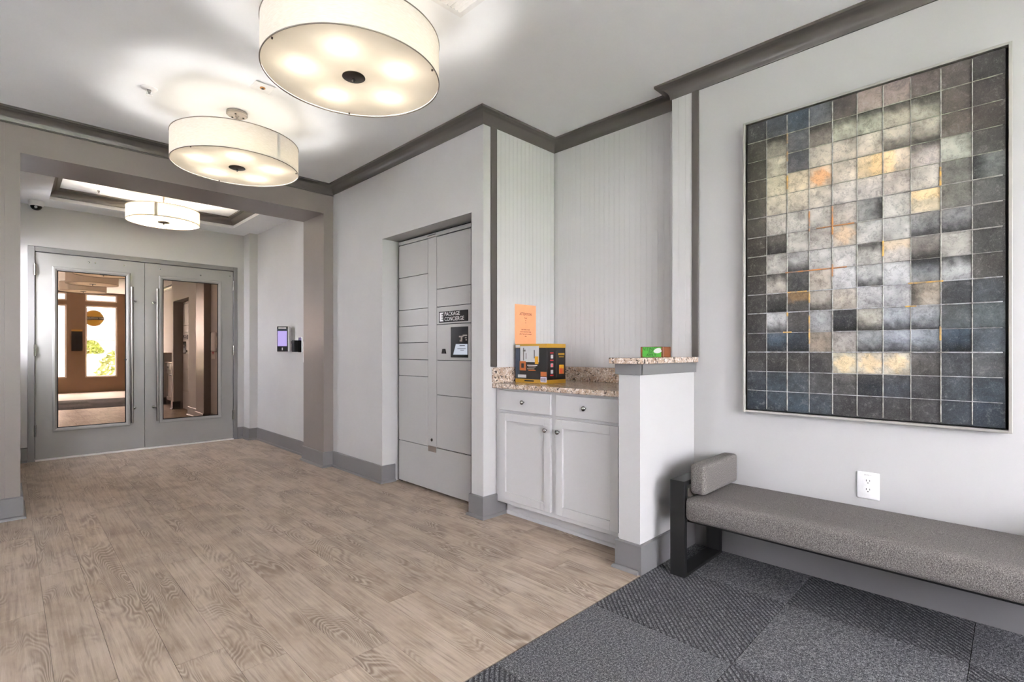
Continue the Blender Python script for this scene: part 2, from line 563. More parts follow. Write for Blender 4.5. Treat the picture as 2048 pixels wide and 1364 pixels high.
# door wall with opening for the double doors
DX0, DX1, DZ = 0.133, 2.028, 2.143
bm = box(-0.2, DX0, YD, YD + 0.14, 0, ZC); bx(bm, DX1, XW, YD, YD + 0.14, 0, ZC); bx(bm, DX0, DX1, YD, YD + 0.14, DZ, ZC)
bx(bm, 2.105, XW, 6.69, YD, 0, ZC)
wall_door = struct('wall_door', bm, 'wall_paint', 'vestibule wall with the double doors')
FILL_WIN = (6.45, 6.8, 1.15, 2.15)  # unseen window, added to fill the vestibule with daylight
bm = box(-0.16, -0.02, YB + 0.141, FILL_WIN[0], 0, ZC); bx(bm, -0.16, -0.02, FILL_WIN[1], YD, 0, ZC); bx(bm, -0.16, -0.02, FILL_WIN[0], FILL_WIN[1], 0, FILL_WIN[2]); bx(bm, -0.16, -0.02, FILL_WIN[0], FILL_WIN[1], FILL_WIN[3], ZC)
wall_left = struct('wall_left', bm, 'wall_paint', 'left vestibule wall with an unseen side window added for light')
struct('wall_lounge', box(XL, -0.5, YB, YB + 0.14, 0, ZC), 'lounge_wall', 'white lounge wall left of the portal')

struct('wall_stub', box(-0.5, -0.02, YB, YB + 0.14, 0, ZC), 'portal_paint', 'grey painted wall continuing left of the portal')
struct('wall_light_block', box(-0.3, XW, YD + 0.141, YD + 0.3, -0.1, ZC), 'gap_dark', 'dark unseen panel blocking light behind the double doors')  # added to stop outdoor light leaking past the door leaves

# back wall (behind the camera) with windows, seen in the door glass
WIN = [(-2.0, -1.1, 1.25), (-0.7, 0.1, 1.25), (0.40, 1.07, 0.40), (1.44, 2.11, 0.40), (2.3, 2.72, 1.15)]  # two are reflected in the doors; the others added and sized for daylight
WZ1, TZ0, TZ1 = 2.31, 2.42, 2.62
bm = bmesh.new()
xs = [XL] + [a for w in WIN for a in w[:2]] + [3.05]
for i in range(0, len(xs), 2): bx(bm, xs[i], xs[i + 1], YK - 0.14, YK, 0, ZC)
for a, b, WZ0 in WIN:
    bx(bm, a, b, YK - 0.14, YK, 0, WZ0); bx(bm, a, b, YK - 0.14, YK, WZ1, TZ0); bx(bm, a, b, YK - 0.14, YK, TZ1, ZC)
wall_back = struct('wall_back', bm, 'backlit_wall', 'wall with tall windows opposite the doors, backlit shade put into its tan colour')
# far left wall, off camera, with a window added for fill light
LOUNGE_FILL_WIN = [(2.5, 2.85)]
bm = bmesh.new()
ys = [YK - 0.14] + [a for w in LOUNGE_FILL_WIN for a in w] + [YB + 0.14]
for i in range(0, len(ys), 2): bx(bm, XL - 0.14, XL, ys[i], ys[i + 1], 0, ZC)
for a, b in LOUNGE_FILL_WIN:
    bx(bm, XL - 0.14, XL, a, b, 0, 0.5); bx(bm, XL - 0.14, XL, a, b, 2.4, ZC)
wall_far = struct('wall_far_left', bm, 'lounge_wall', 'far left wall with an unseen window added for fill light')

def window(n, axis, a, b, z0, z1, pos, portal=True):
    r = sroot('window_%d' % n, 'white framed window', (0, 0, 0))
    bm = bmesh.new(); f = 0.035
    d0, d1 = pos - 0.10, pos - 0.04
    def bb(u0, u1, w0, w1, e0, e1):
        if axis == 'Y': bx(bm, u0, u1, e0, e1, w0, w1)
        else: bx(bm, e0, e1, u0, u1, w0, w1)
    bb(a, a + f, z0, z1, d0, d1); bb(b - f, b, z0, z1, d0, d1); bb(a + f, b - f, z0, z0 + f, d0, d1); bb(a + f, b - f, z1 - f, z1, d0, d1)
    obj('window_frame', bm, 'sill_white', r)
    bm = bmesh.new(); bb(a + f, b - f, z0 + f, z1 - f, pos - 0.073, pos - 0.067)
    obj('pane', bm, 'clear_glass', r)
    if portal:
        ld = bpy.data.lights.new('window_portal', 'AREA'); ld.shape = 'RECTANGLE'
        ld.size = b - a; ld.size_y = z1 - z0; ld.energy = 1.0; ld.cycles.is_portal = True
        lo = bpy.data.objects.new('daylight_portal', ld); C.objects.link(lo); lo.parent = r
        lo.location = ((a + b) / 2, pos - 0.02, (z0 + z1) / 2) if axis == 'Y' else (pos - 0.02, (a + b) / 2, (z0 + z1) / 2)
        lo.rotation_euler = (PI / 2, 0, PI) if axis == 'Y' else (PI / 2, 0, PI / 2)
    return r
wn_ = 1
for a, b, WZ0 in WIN:
    window(wn_, 'Y', a, b, WZ0, WZ1, YK); wn_ += 1
    window(wn_, 'Y', a, b, TZ0, TZ1, YK, False); wn_ += 1
for a, b in LOUNGE_FILL_WIN:
    window(wn_, 'X', a, b, 0.5, 2.4, XL); wn_ += 1  # lounge window added as fill light
window(wn_, 'X', *FILL_WIN, -0.02)  # vestibule window added as fill light

# ------------------------------------------------------------------ structure: ceilings
ceiling = struct('ceiling', box(XL - 0.14, 3.05, YK - 0.14, YB + 0.1, ZC, ZC + 0.1), 'ceiling_paint', 'smooth white ceiling')
TX0, TX1, TY0, TY1 = 0.276, 1.887, 5.22, 6.57
bm = box(-0.02, TX0, YB2, YD, ZV, ZV + 0.03); bx(bm, TX1, XW, YB2, YD, ZV, ZV + 0.03)
bx(bm, TX0, TX1, YB2, TY0, ZV, ZV + 0.03); bx(bm, TX0, TX1, TY1, YD, ZV, ZV + 0.03)
bx(bm, -0.02, XW, YB + 0.1, YD, ZC, ZC + 0.1)
for q in ((TX0 - 0.02, TX0, TY0, TY1), (TX1, TX1 + 0.02, TY0, TY1), (TX0, TX1, TY0 - 0.02, TY0), (TX0, TX1, TY1, TY1 + 0.02)):
    bx(bm, *q, ZV + 0.03, ZC)
ceil_v = struct('ceiling_vestibule', bm, 'ceiling_paint', 'lower vestibule ceiling with a recessed tray')

# crown mouldings
def crown_prof(zt, drop, proj):
    pts = [(0, zt), (0, zt - drop), (0.008, zt - drop)]
    for i in range(9):
        a = PI / 2 * i / 8
        pts.append((0.010 + (proj - 0.022) * (1 - math.cos(a)), zt - drop + 0.006 + (drop - 0.024) * math.sin(a)))
    pts += [(proj - 0.008, zt - 0.016), (proj, zt - 0.014), (proj, zt)]
    return pts
crown = struct('trim_1', sweep(bmesh.new(), [(XL, YB), (XW, YB), (XW, YN), (XN, YN), (XN, YE), (XP, YE), (XP, YK)], crown_prof(ZC, 0.082, 0.078)), 'trim_and_crown_shade', 'grey crown moulding around the room, darkened with painted shade', smooth=35)
crown2 = struct('trim_2', sweep(bmesh.new(), [(TX0, TY0), (TX0, TY1), (TX1, TY1), (TX1, TY0)], crown_prof(ZC, 0.082, 0.07), closed=True), 'trim_and_crown_shade', 'grey crown moulding inside the ceiling tray, darkened with painted shade', smooth=35)
# portal (two piers and the beam)
bm = box(2.105, XW - 0.0005, YB, YB2, 0, ZC); 
trim3 = struct('trim_3', bm, 'portal_paint', 'grey painted pier beside the locker wall')
trim4 = struct('trim_4', box(-0.0195, 0.055, YB, YB2, 0, ZC), 'portal_paint', 'grey painted pier at the left edge')
trim5 = struct('trim_5', box(0.055, 2.105, YB, YB2, 2.401, ZC), 'portal_paint', 'grey painted beam across the portal')
# thin bead under the beam crown
obj('bead', box(-0.5, XW, YB - 0.006, YB, 2.578, 2.586), 'trim_and_crown_shade', trim5)

# baseboards and shoe mouldings
def base_prof(h=0.145, t=0.014): return [(0, 0), (t, 0), (t, h - 0.006), (t - 0.004, h), (0, h)]
def shoe_prof(t0=0.014, r=0.015):
    return [(t0, 0)] + [(t0 + r * math.cos(a * PI / 10), 0.001 + 0.019 * math.sin(a * PI / 10)) for a in range(6)]
bases = {
    'baseboard_left': [(-0.5, YB), (0.055, YB), (0.055, YB2), (-0.02, YB2), (-0.02, YD), (0.131, YD)],
    'baseboard_right': [(2.03, YD), (2.105, YD), (2.105, 6.69), (XW, 6.69), (XW, YB2), (2.105, YB2), (2.105, YB), (XW, YB), (XW, OY1), (2.318, OY1)],
    'baseboard_corner': [(2.31, OY0), (XW, OY0), (XW, YN), (2.395, YN)],
    'baseboard_pony': [(2.30, 1.43), (XW, 1.43), (XW, 1.308), (XP, 1.308), (XP, YK)],
}
for nm, path in bases.items():
    o = struct(nm, sweep(bmesh.new(), path, base_prof()), 'base_paint', 'grey baseboard')
    sp = path if nm != 'baseboard_pony' else [(2.30, 1.43), (XW, 1.43), (XW, 1.308)]
    obj('shoe_moulding', sweep(bmesh.new(), sp, shoe_prof()), 'base_paint', o, smooth=40)

# beadboard in the niche: separate narrow boards, plus the grey edge strips
def bead_mesh(w, z0, z1, axis):
    bm = bmesh.new()
    pr = [(-w / 2 + 0.0006, 0.0), (-w / 2 + 0.0002, 0.0060), (-w / 2 + 0.0012, 0.0065), (w / 2 - 0.0070, 0.0065), (w / 2 - 0.0062, 0.0061), (w / 2 - 0.0036, 0.0067), (w / 2 - 0.0002, 0.0060), (w / 2 - 0.0002, 0.0)]
    rows = []
    for z in (z0, z1):
        rows.append([bm.verts.new((u, -d, z) if axis == 'Y' else (-d, u, z)) for u, d in pr])
    for i in range(len(pr)):
        j = (i + 1) % len(pr)
        bm.faces.new((rows[0][i], rows[0][j], rows[1][j], rows[1][i]))
    bm.faces.new(rows[0]); bm.faces.new(list(reversed(rows[1])))
    me = finish(bm); me.name = 'beadboard_strip'; me.materials.append(MATS['bead_paint'])
    return me
def beads(parent, axis, a, b, pos, z0, z1, pitch=0.041):
    n = max(1, round((b - a) / pitch)); w = (b - a) / n
    me = bead_mesh(w, z0, z1, axis)
    for i in range(n):
        o = bpy.data.objects.new('beadboard_strip', me); C.objects.link(o); o.parent = parent
        u = a + (i + 0.5) * w
        o.location = (u, pos, 0) if axis == 'Y' else (pos, u, 0)
beads(wall_right, 'Y', 2.314, XN - 0.007, YN, 0.99, 2.60)
beads(wall_niche, 'X', YE, YN - 0.007, XN, 0.99, 2.60)
beads(wall_bench, 'X', 1.316, YE, XP, 1.066, 2.60)
struct('trim_6', box(2.263, 2.314, YN - 0.012, YN, 0.995, 2.59, 0.001), 'trim_and_crown_shade', 'dark grey vertical edge strip left of the niche')
struct('trim_7', box(XP - 0.012, XP, 1.277, 1.316, 1.066, 2.59, 0.001), 'trim_and_crown_shade', 'dark grey vertical edge strip right of the niche')
bm = box(2.190, XP, 1.294, 1.308, 0.981, 1.036, 0.001); bx(bm, 2.188, XW, 1.294, 1.445, 0.981, 1.036, 0.001)
struct('trim_8', bm, 'base_paint', 'grey apron strip under the stone ledge')

# ------------------------------------------------------------------ double doors
bm = box(DX0, 0.184, YD - 0.012, YD + 0.11, 0, DZ, 0.002); bx(bm, 1.984, DX1, YD - 0.012, YD + 0.11, 0, DZ, 0.002)
bx(bm, 0.184, 1.984, YD - 0.012, YD + 0.11, 2.094, DZ, 0.002)
struct('trim_9', bm, 'base_paint', 'grey steel frame of the double doors')
struct('trim_10', box(0.186, 1.982, YD - 0.03, YD + 0.1, 0.001, 0.014, 0.002), 'sill_white', 'pale threshold under the double doors')

def make_door(n, x0, x1, gx0, gx1, hx, hinge_x, side):
    lab = 'grey door leaf with a tall mirror-tinted glass panel, %s' % side
    r = sroot('door_%d' % n, lab, (x0, YD, 0))
    y0, y1 = YD + 0.004, YD + 0.048
    z0, z1, gz0, gz1 = 0.018, 2.088, 0.302, 1.935
    bm = box(x0, gx0, y0, y1, z0, z1); bx(bm, gx1, x1, y0, y1, z0, z1); bx(bm, gx0, gx1, y0, y1, z0, gz0); bx(bm, gx0, gx1, y0, y1, gz1, z1)
    obj('door_panel', bm, 'door_paint', r)
    obj('glass_pane', box(gx0 + 0.01, gx1 - 0.01, y0 + 0.010, y0 + 0.016, gz0 + 0.01, gz1 - 0.01), 'mirror_glass', r)
    bm = bmesh.new()
    pr = [(-0.024, 0), (-0.024, -0.008), (-0.016, -0.013), (-0.004, -0.013), (0.012, -0.004), (0.014, 0.012), (0.008, 0.012), (0, 0)]
    # moulding around the glass, mitred frame
    corners = [(gx0, gz0), (gx1, gz0), (gx1, gz1), (gx0, gz1)]
    cx, cz = (gx0 + gx1) / 2, (gz0 + gz1) / 2
    rings = []
    for px, pz in corners:
        sx, sz = (1 if px < cx else -1), (1 if pz < cz else -1)
        rings.append([bm.verts.new((px + sx * u, y0 + d, pz + sz * u)) for u, d in pr])
    for i in range(4):
        a, b = rings[i], rings[(i + 1) % 4]
        for j in range(len(pr)):
            q = (j + 1) % len(pr); bm.faces.new((a[j], a[q], b[q], b[j]))
    obj('glass_moulding', bm, 'door_paint', r)
    # dark glazing gasket
    bm = bmesh.new(); g = 0.008
    bx(bm, gx0 + 0.013, gx0 + 0.013 + g, y0 + 0.004, y0 + 0.010, gz0 + 0.013, gz1 - 0.013); bx(bm, gx1 - 0.013 - g, gx1 - 0.013, y0 + 0.004, y0 + 0.010, gz0 + 0.013, gz1 - 0.013)
    bx(bm, gx0 + 0.013, gx1 - 0.013, y0 + 0.004, y0 + 0.010, gz1 - 0.013 - g, gz1 - 0.013); bx(bm, gx0 + 0.013, gx1 - 0.013, y0 + 0.004, y0 + 0.010, gz0 + 0.013, gz0 + 0.013 + g)
    obj('gasket', bm, 'black_plastic', r)
    # pull bar
    h = obj('pull_handle', tube(bmesh.new(), (hx, YD - 0.062, 0.315), (hx, YD - 0.062, 1.803), 0.0135), 'steel', r, 50)
    s = 0.0
    for z in (0.468, 1.648):
        bm = tube(bmesh.new(), (hx, YD - 0.062, z), (hx + (0.03 if n == 1 else -0.03), YD - 0.004, z), 0.009)
        obj('handle_standoff', bm, 'steel', h, 50)
        obj('standoff_rose', lathe(bmesh.new(), [(0.001, -0.007), (0.014, -0.006), (0.016, 0.0), (0.016, 0.008)], (hx + (0.03 if n == 1 else -0.03), YD + 0.0, z), 'Y', 16), 'chrome', h, 40)
    for zc in (0.306, 1.108, 1.913):
        bm = bmesh.new()
        for i in range(5):
            za = zc - 0.0575 + i * 0.023
            lathe(bm, [(0.0085, za + 0.0008), (0.0085, za + 0.0222)], (hinge_x, YD - 0.014, 0), 'Z', 12)
        hg = obj('hinge', bm, 'chrome', r, 40)
        obj('hinge_leaf', box(hinge_x - 0.012, hinge_x + 0.012, YD - 0.014, YD - 0.006, zc - 0.0575, zc + 0.0575), 'steel', hg)
    return r
d1 = make_door(1, 0.188, 1.078, 0.338, 0.926, 0.958, 0.186, 'with its pull bar on the right')
d2 = make_door(2, 1.082, 1.980, 1.237, 1.830, 1.191, 1.982, 'with its pull bar on the left')
def screw(door, x, z, r=0.008):
    obj('screw_cap', lathe(bmesh.new(), [(0.001, -0.006), (r * 0.8, -0.005), (r, 0.0), (r, 0.006)], (x, YD + 0.004, z), 'Y', 14), 'chrome', door, 40)
for x, z in ((0.60, 2.035), (0.65, 2.035), (0.893, 2.035)): screw(d1, x, z, 0.008)
for x, z in ((1.222, 2.036), (1.628, 2.006), (1.945, 2.03)): screw(d2, x, z, 0.008)
obj('glass_stop', lathe(bmesh.new(), [(0.001, -0.01), (0.009, -0.008), (0.009, 0.006)], (0.908, YD + 0.006, 1.004), 'Y', 12), 'black_plastic', d1, 40)

# ------------------------------------------------------------------ parcel locker in the recess
XF = 2.325
LYa, LYb, LYc, LYd = 3.672, 3.256, 3.145, 2.737
lk = thing('parcel_locker', 'grey steel parcel locker with a dark touch screen set into the wall recess', 'locker', (XF + 0.2, 3.2, 0))
obj('body', box(XF + 0.014, 2.84, LYd - 0.005, LYa + 0.002, 0.022, 2.012), 'locker_steel', lk)
for x in (XF + 0.06, 2.78):
    for y in (LYd + 0.05, LYa - 0.05):
        obj('levelling_foot', lathe(bmesh.new(), [(0.02, 0), (0.02, 0.008), (0.008, 0.010), (0.008, 0.0225)], (x, y, 0), 'Z', 14), 'black_plastic', lk, 40)
G = 0.0022
def panel(nm, ya, yb, z0, z1, lab=None, bev=0.0015):
    return obj(nm, box(XF, XF + 0.0145, yb + G, ya - G, z0 + G, z1 - G, bev), 'locker_steel', lk)
obj('top_rail', box(XF - 0.002, XF + 0.0145, LYd, LYa, 1.983, 2.012, 0.002), 'locker_steel', lk)
obj('centre_post', box(XF + 0.001, XF + 0.0145, LYc + 0.001, LYb - 0.001, 0.357, 1.981), 'locker_steel', lk)
lz = [1.980, 1.708, 1.438, 1.303, 1.167, 1.030, 0.896, 0.355]
for a, b in zip(lz, lz[1:]): panel('compartment_door', LYa, LYb, b, a)
rz = [1.978, 1.573, 1.436]
for a, b in zip(rz, rz[1:]): panel('compartment_door', LYc, LYd, b, a)
sign_panel = panel('sign_panel', LYc, LYd, 1.302, 1.436)
console = panel('console_panel', LYc, LYd, 1.030, 1.302)
for a, b in ((1.030, 0.763), (0.763, 0.357)): panel('compartment_door', LYc, LYd, b, a)
panel('kick_panel', LYa, LYd, 0.020, 0.355)
# dark seams behind the doors
bm = box(XF + 0.0125, XF + 0.0139, LYd, LYa, 0.022, 2.0); obj('seam_backing', bm, 'gap_dark', lk)
# sign plate: PACKAGE CONCIERGE
sp = obj('sign_plate', box(XF - 0.007, XF + 0.001, 2.768, 3.107, 1.316, 1.397, 0.002), 'black_plastic', lk); sp['label'] = 'black plate with white lettering'
bm = box(XF - 0.0078, XF - 0.0065, 3.047, 3.095, 1.323, 1.390)
obj('logo_block', bm, 'ink_white', sp)
bm = bmesh.new()
for zz in (1.340, 1.357, 1.374): bx(bm, XF - 0.0088, XF - 0.0077, 3.047, 3.071, zz - 0.003, zz + 0.003)
bx(bm, XF - 0.0088, XF - 0.0077, 3.047, 3.053, 1.328, 1.385)
obj('logo_notch', bm, 'ink_black', sp)
text('sign_text', 'PACKAGE', 0.042, 'ink_white', sp, (XF - 0.0076, 3.036, 1.3755), RX, 0.98, align='LEFT')
text('sign_text', 'CONCIERGE', 0.042, 'ink_white', sp, (XF - 0.0076, 3.036, 1.3375), RX, 0.98, align='LEFT')
# touch screen console
sc = obj('touch_screen', box(XF - 0.004, XF + 0.004, 2.768, 2.966, 1.052, 1.277, 0.002), 'screen_black', lk); sc['label'] = 'black touch screen'
bm = bmesh.new()
pv = [(2.935, 1.073), (2.772, 1.074), (2.772, 1.150), (2.903, 1.151)]
f_ = [bm.verts.new((XF - 0.0046, y, z)) for y, z in pv]; g_ = [bm.verts.new((XF - 0.0039, y, z)) for y, z in pv]
bm.faces.new(f_); bm.faces.new(list(reversed(g_)))
for i in range(4): bm.faces.new((f_[i], g_[i], g_[(i + 1) % 4], f_[(i + 1) % 4]))
obj('screen_page', bm, 'lcd_paper', sc)
for (y0, y1, z, h) in ((2.86, 2.80, 1.139, 0.006), (2.885, 2.79, 1.117, 0.003), (2.85, 2.81, 1.106, 0.003)):
    obj('screen_line', box(XF - 0.0052, XF - 0.0045, y1, y0, z - h / 2, z + h / 2), 'ink_black', sc)
bm = bmesh.new()
for (y, z, w, h) in ((2.842, 1.205, 0.05, 0.010), (2.80, 1.212, 0.05, 0.010), (2.838, 1.190, 0.018, 0.022), (2.845, 1.175, 0.028, 0.012), (2.79, 1.195, 0.02, 0.008), (2.785, 1.18, 0.015, 0.008)):
    bx(bm, XF - 0.0046, XF - 0.0038, y - w / 2, y + w / 2, z - h / 2, z + h / 2)
obj('screen_logo', bm, 'nickel', sc)
bm = bmesh.new()
pv = [(3.067, 1.080), (3.022, 1.080), (3.034, 1.116), (3.056, 1.116)]
f_ = [bm.verts.new((XF - 0.012, y, z)) for y, z in pv]; g_ = [bm.verts.new((XF + 0.001, y, z)) for y, z in pv]
bm.faces.new(f_); bm.faces.new(list(reversed(g_)))
for i in range(4): bm.faces.new((f_[i], g_[i], g_[(i + 1) % 4], f_[(i + 1) % 4]))
obj('code_scanner', bm, 'black_plastic', lk)
obj('key_lock', lathe(bmesh.new(), [(0.012, -0.004), (0.012, 0.002)], (XF, 3.205, 0.41), 'X', 16), 'chrome', lk, 40)
obj('keyhole', box(XF - 0.0055, XF - 0.003, 3.201, 3.209, 0.402, 0.418), 'slot_dark', lk)
obj('serial_plate', box(XF - 0.0015, XF + 0.0012, 3.150, 3.253, 0.318, 0.362), 'nickel', lk)
bm = tube(bmesh.new(), (XF - 0.004, 3.255, 1.998), (XF - 0.004, 3.155, 2.0), 0.0035, 8)
obj('top_latch', bm, 'chrome', lk)

# ------------------------------------------------------------------ base cabinet in the niche
cb = thing('base_cabinet', 'white shaker base cabinet with two drawers and two doors in the niche', 'cabinet', (2.6, 1.95, 0))
obj('body', box(2.315, 2.905, YE + 0.003, YN - 0.004, 0.098, 0.854, 0.0015), 'cabinet_paint', cb)
obj('toe_kick', box(2.400, 2.88, YE + 0.004, YN - 0.02, 0, 0.098), 'cabinet_paint', cb)
obj('shoe_moulding', sweep(bmesh.new(), [(2.4, YN - 0.02), (2.4, 1.46)], shoe_prof(0.0)), 'cabinet_paint', cb, 40)
def knob(parent, y, z, x=2.297):
    kb = obj('knob', lathe(bmesh.new(), [(0.0055, 0.002), (0.0055, -0.010), (0.009, -0.013), (0.0145, -0.018), (0.0145, -0.022), (0.010, -0.027), (0.001, -0.029)], (x, y, z), 'X', 20), 'chrome', parent, 50)
    return kb
for ya, yb in ((1.973, 2.411), (1.495, 1.930)):
    d = obj('drawer', box(2.297, 2.316, ya, yb, 0.713, 0.840, 0.002), 'cabinet_paint', cb)
    knob(d, (ya + yb) / 2, 0.776)
for ya, yb, ky in ((1.973, 2.413, 2.003), (1.497, 1.932, 1.905)):
    z0, z1, s = 0.128, 0.696, 0.052
    bm = box(2.297, 2.316, ya, ya + s, z0, z1, 0.0012); bx(bm, 2.297, 2.316, yb - s, yb, z0, z1, 0.0012)
    bx(bm, 2.2972, 2.316, ya + s, yb - s, z0, z0 + s, 0.0012); bx(bm, 2.2972, 2.316, ya + s, yb - s, z1 - s, z1, 0.0012)
    d = obj('door', bm, 'cabinet_paint', cb)
    obj('door_panel', box(2.308, 2.3145, ya + s - 0.003, yb - s + 0.003, z0 + s - 0.003, z1 - s + 0.003), 'cabinet_paint', d)
    knob(d, ky, 0.622)

ct = thing('countertop', 'speckled tan granite countertop with backsplash over the white cabinet', 'countertop', (2.6, 1.95, 0.856))
obj('slab', box(2.275, XN - 0.0005, YE + 0.001, YN - 0.001, 0.856, 0.886, 0.002), 'granite', ct)
obj('side_splash', box(2.275, XN - 0.001, YN - 0.021, YN - 0.0135 + 0.0125, 0.886, 0.99, 0.0015), 'granite', ct)
obj('back_splash', box(XN - 0.022, XN - 0.0005, YE + 0.001, YN - 0.022, 0.886, 0.985, 0.0015), 'granite', ct)
ledge = tag(obj('bar_ledge', box(2.157, XP - 0.001, 1.281, 1.463, 1.036, 1.066, 0.0025), 'granite', origin=(2.47, 1.37, 1.036)), 'white speckled granite ledge capping the half-height wall', 'ledge')

# ------------------------------------------------------------------ things on the counter and ledge
X0, X1, Y0, Y1, Z0, Z1 = 2.46, 2.648, 2.14, 2.425, 0.8865, 1.147
bxr = thing('product_box', 'black and gold printed carton standing on the granite counter', 'box', (2.55, 2.28, Z0))
obj('carton', box(X0, X1, Y0, Y1, Z0, Z1, 0.001), 'black_card', bxr)
e = 0.0006
bm = box(X0 - e, X1 + e, Y0 - e, Y1 + e, Z1 - 0.026, Z1 + e); obj('top_band', bm, 'gold_card', bxr)
bm = box(X0 - e, X1 + e, Y0 - e, Y1 + e, Z0, Z0 + 0.026); obj('bottom_band', bm, 'gold_card', bxr)
def lab(nm, y0, y1, z0, z1, mat, d=0.001): return obj(nm, box(X0 - d, X0 + 0.001, Y0 + y0, Y0 + y1, Z0 + z0, Z0 + z1), mat, bxr)
lab('side_panel', 0.247, 0.285, 0.028, 0.232, 'blue_card', 0.0007)
lab('corner_label', 0.243, 0.284, 0.237, 0.255, 'grey_card', 0.0014)
lab('appliance_picture', 0.07, 0.240, 0.140, 0.246, 'grey_card', 0.0010)
lab('picture_handle', 0.108, 0.114, 0.165, 0.220, 'ink_black', 0.0014)
for i, (a, b, c, d) in enumerate(((0.205, 0.213, 0.15, 0.235), (0.182, 0.188, 0.16, 0.20), (0.19, 0.215, 0.21, 0.222))): lab('picture_detail', a, b, c, d, 'steel', 0.0013)
lab('fruit_picture', 0.075, 0.105, 0.128, 0.178, 'yellow_print', 0.0016)
lab('drink_picture', 0.188, 0.245, 0.082, 0.145, 'amber_print', 0.0013)
lab('drink_shadow', 0.205, 0.23, 0.10, 0.13, 'black_card', 0.0016)
lab('white_label', 0.185, 0.262, 0.034, 0.054, 'grey_card', 0.0012)
lab('picture_label', 0.004, 0.055, 0.048, 0.078, 'amber_print', 0.0012)
lab('bar_code', 0.004, 0.055, 0.010, 0.044, 'lilac_paper', 0.0014)
for i in range(7): lab('code_bar', 0.010 + i * 0.0062, 0.013 + i * 0.0062, 0.014, 0.038, 'ink_black', 0.0017)
for z, a, b, m in ((0.115, 0.085, 0.175, 'grey_card'), (0.105, 0.10, 0.165, 'nickel'), (0.082, 0.10, 0.165, 'amber_print'), (0.092, 0.11, 0.175, 'nickel')): lab('print_line', a, b, z, z + 0.006, m, 0.0012)
lab('band_print', 0.115, 0.20, 0.010, 0.019, 'ink_black', 0.0014)
def rab(nm, x0, x1, z0, z1, mat, d=0.001): return obj(nm, box(X0 + x0, X0 + x1, Y0 - d, Y0 + 0.001, Z0 + z0, Z0 + z1), mat, bxr)
rab('divider_line', 0.088, 0.0905, 0.04, 0.215, 'nickel')
for z in (0.165, 0.108, 0.066): rab('print_mark', 0.036, 0.060, z, z + 0.024, 'grey_card')
for z in (0.198, 0.150, 0.052): rab('print_mark', 0.030, 0.064, z, z + 0.006, 'red_print')
rab('print_mark', 0.042, 0.054, 0.110, 0.128, 'red_print', 0.0014)
rab('gold_title', 0.112, 0.176, 0.186, 0.200, 'gold_card'); rab('gold_title', 0.118, 0.17, 0.172, 0.178, 'gold_card')
rab('glass_picture', 0.12, 0.172, 0.062, 0.12, 'amber_print'); rab('glass_picture', 0.124, 0.168, 0.098, 0.122, 'yellow_print', 0.0014); rab('glass_picture', 0.136, 0.146, 0.066, 0.108, 'red_print', 0.0014)

gb = thing('small_brown_box', 'small brown box with a bright green label on the stone ledge', 'box', (2.49, 1.386, 1.066))
obj('carton', box(2.450, 2.530, 1.316, 1.455, 1.0662, 1.123, 0.003), 'brown_card', gb)
obj('green_label', box(2.4492, 2.452, 1.330, 1.441, 1.068, 1.1215), 'green_card', gb)
text('label_text', 'VITINGZ', 0.026, 'ink_green', gb, (2.4490, 1.391, 1.109), RX, 0.92)
text('label_text', 'JNCE', 0.019, 'ink_green', gb, (2.4490, 1.385, 1.094), RX, 0.9)
text('label_text', 'APPLY', 0.021, 'ink_green', gb, (2.4490, 1.388, 1.077), RX, 1.0)
bm = bmesh.new()
for cy, cz, ry, rz_ in ((1.352, 1.103, 0.022, 0.012), (1.344, 1.096, 0.018, 0.007)):
    n = 20; c0 = bm.verts.new((2.4478, cy, cz))
    rg = [bm.verts.new((2.4486, cy + ry * math.cos(2 * PI * i / n), cz + rz_ * math.sin(2 * PI * i / n) + 0.25 * ry * -math.cos(2 * PI * i / n))) for i in range(n)]
    for i in range(n): bm.faces.new((c0, rg[i], rg[(i + 1) % n]))
obj('white_print', bm, 'ink_white', gb)

nt = thing('paper_notice', 'orange paper notice taped to the white beadboard above the carton', 'notice', (2.594, YN - 0.009, 1.15))
obj('sheet', box(2.486, 2.702, YN - 0.0088, YN - 0.0080, 1.150, 1.427), 'orange_paper', nt)
text('heading', 'ATTENTION', 0.027, 'ink_red', nt, (2.594, YN - 0.0091, 1.360), RY, 0.80)
for i, (s_, z, sz) in enumerate((('Please', 1.333, 0.010), ('do', 1.316, 0.010), ('not', 1.300, 0.010), ('..', 1.285, 0.012), ('-', 1.268, 0.012))):
    text('notice_line', s_, sz, 'ink_red', nt, (2.594, YN - 0.0091, z), RY, 1.1)
for i, (s_, z) in enumerate((('leave bottles or trash', 1.251), ('on the counter after making', 1.236), ('coffee. Thank you for keeping it', 1.220), ('clean', 1.204))):
    text('notice_line', s_, 0.0125, 'ink_red', nt, (2.594, YN - 0.0091, z), RY, 0.78)

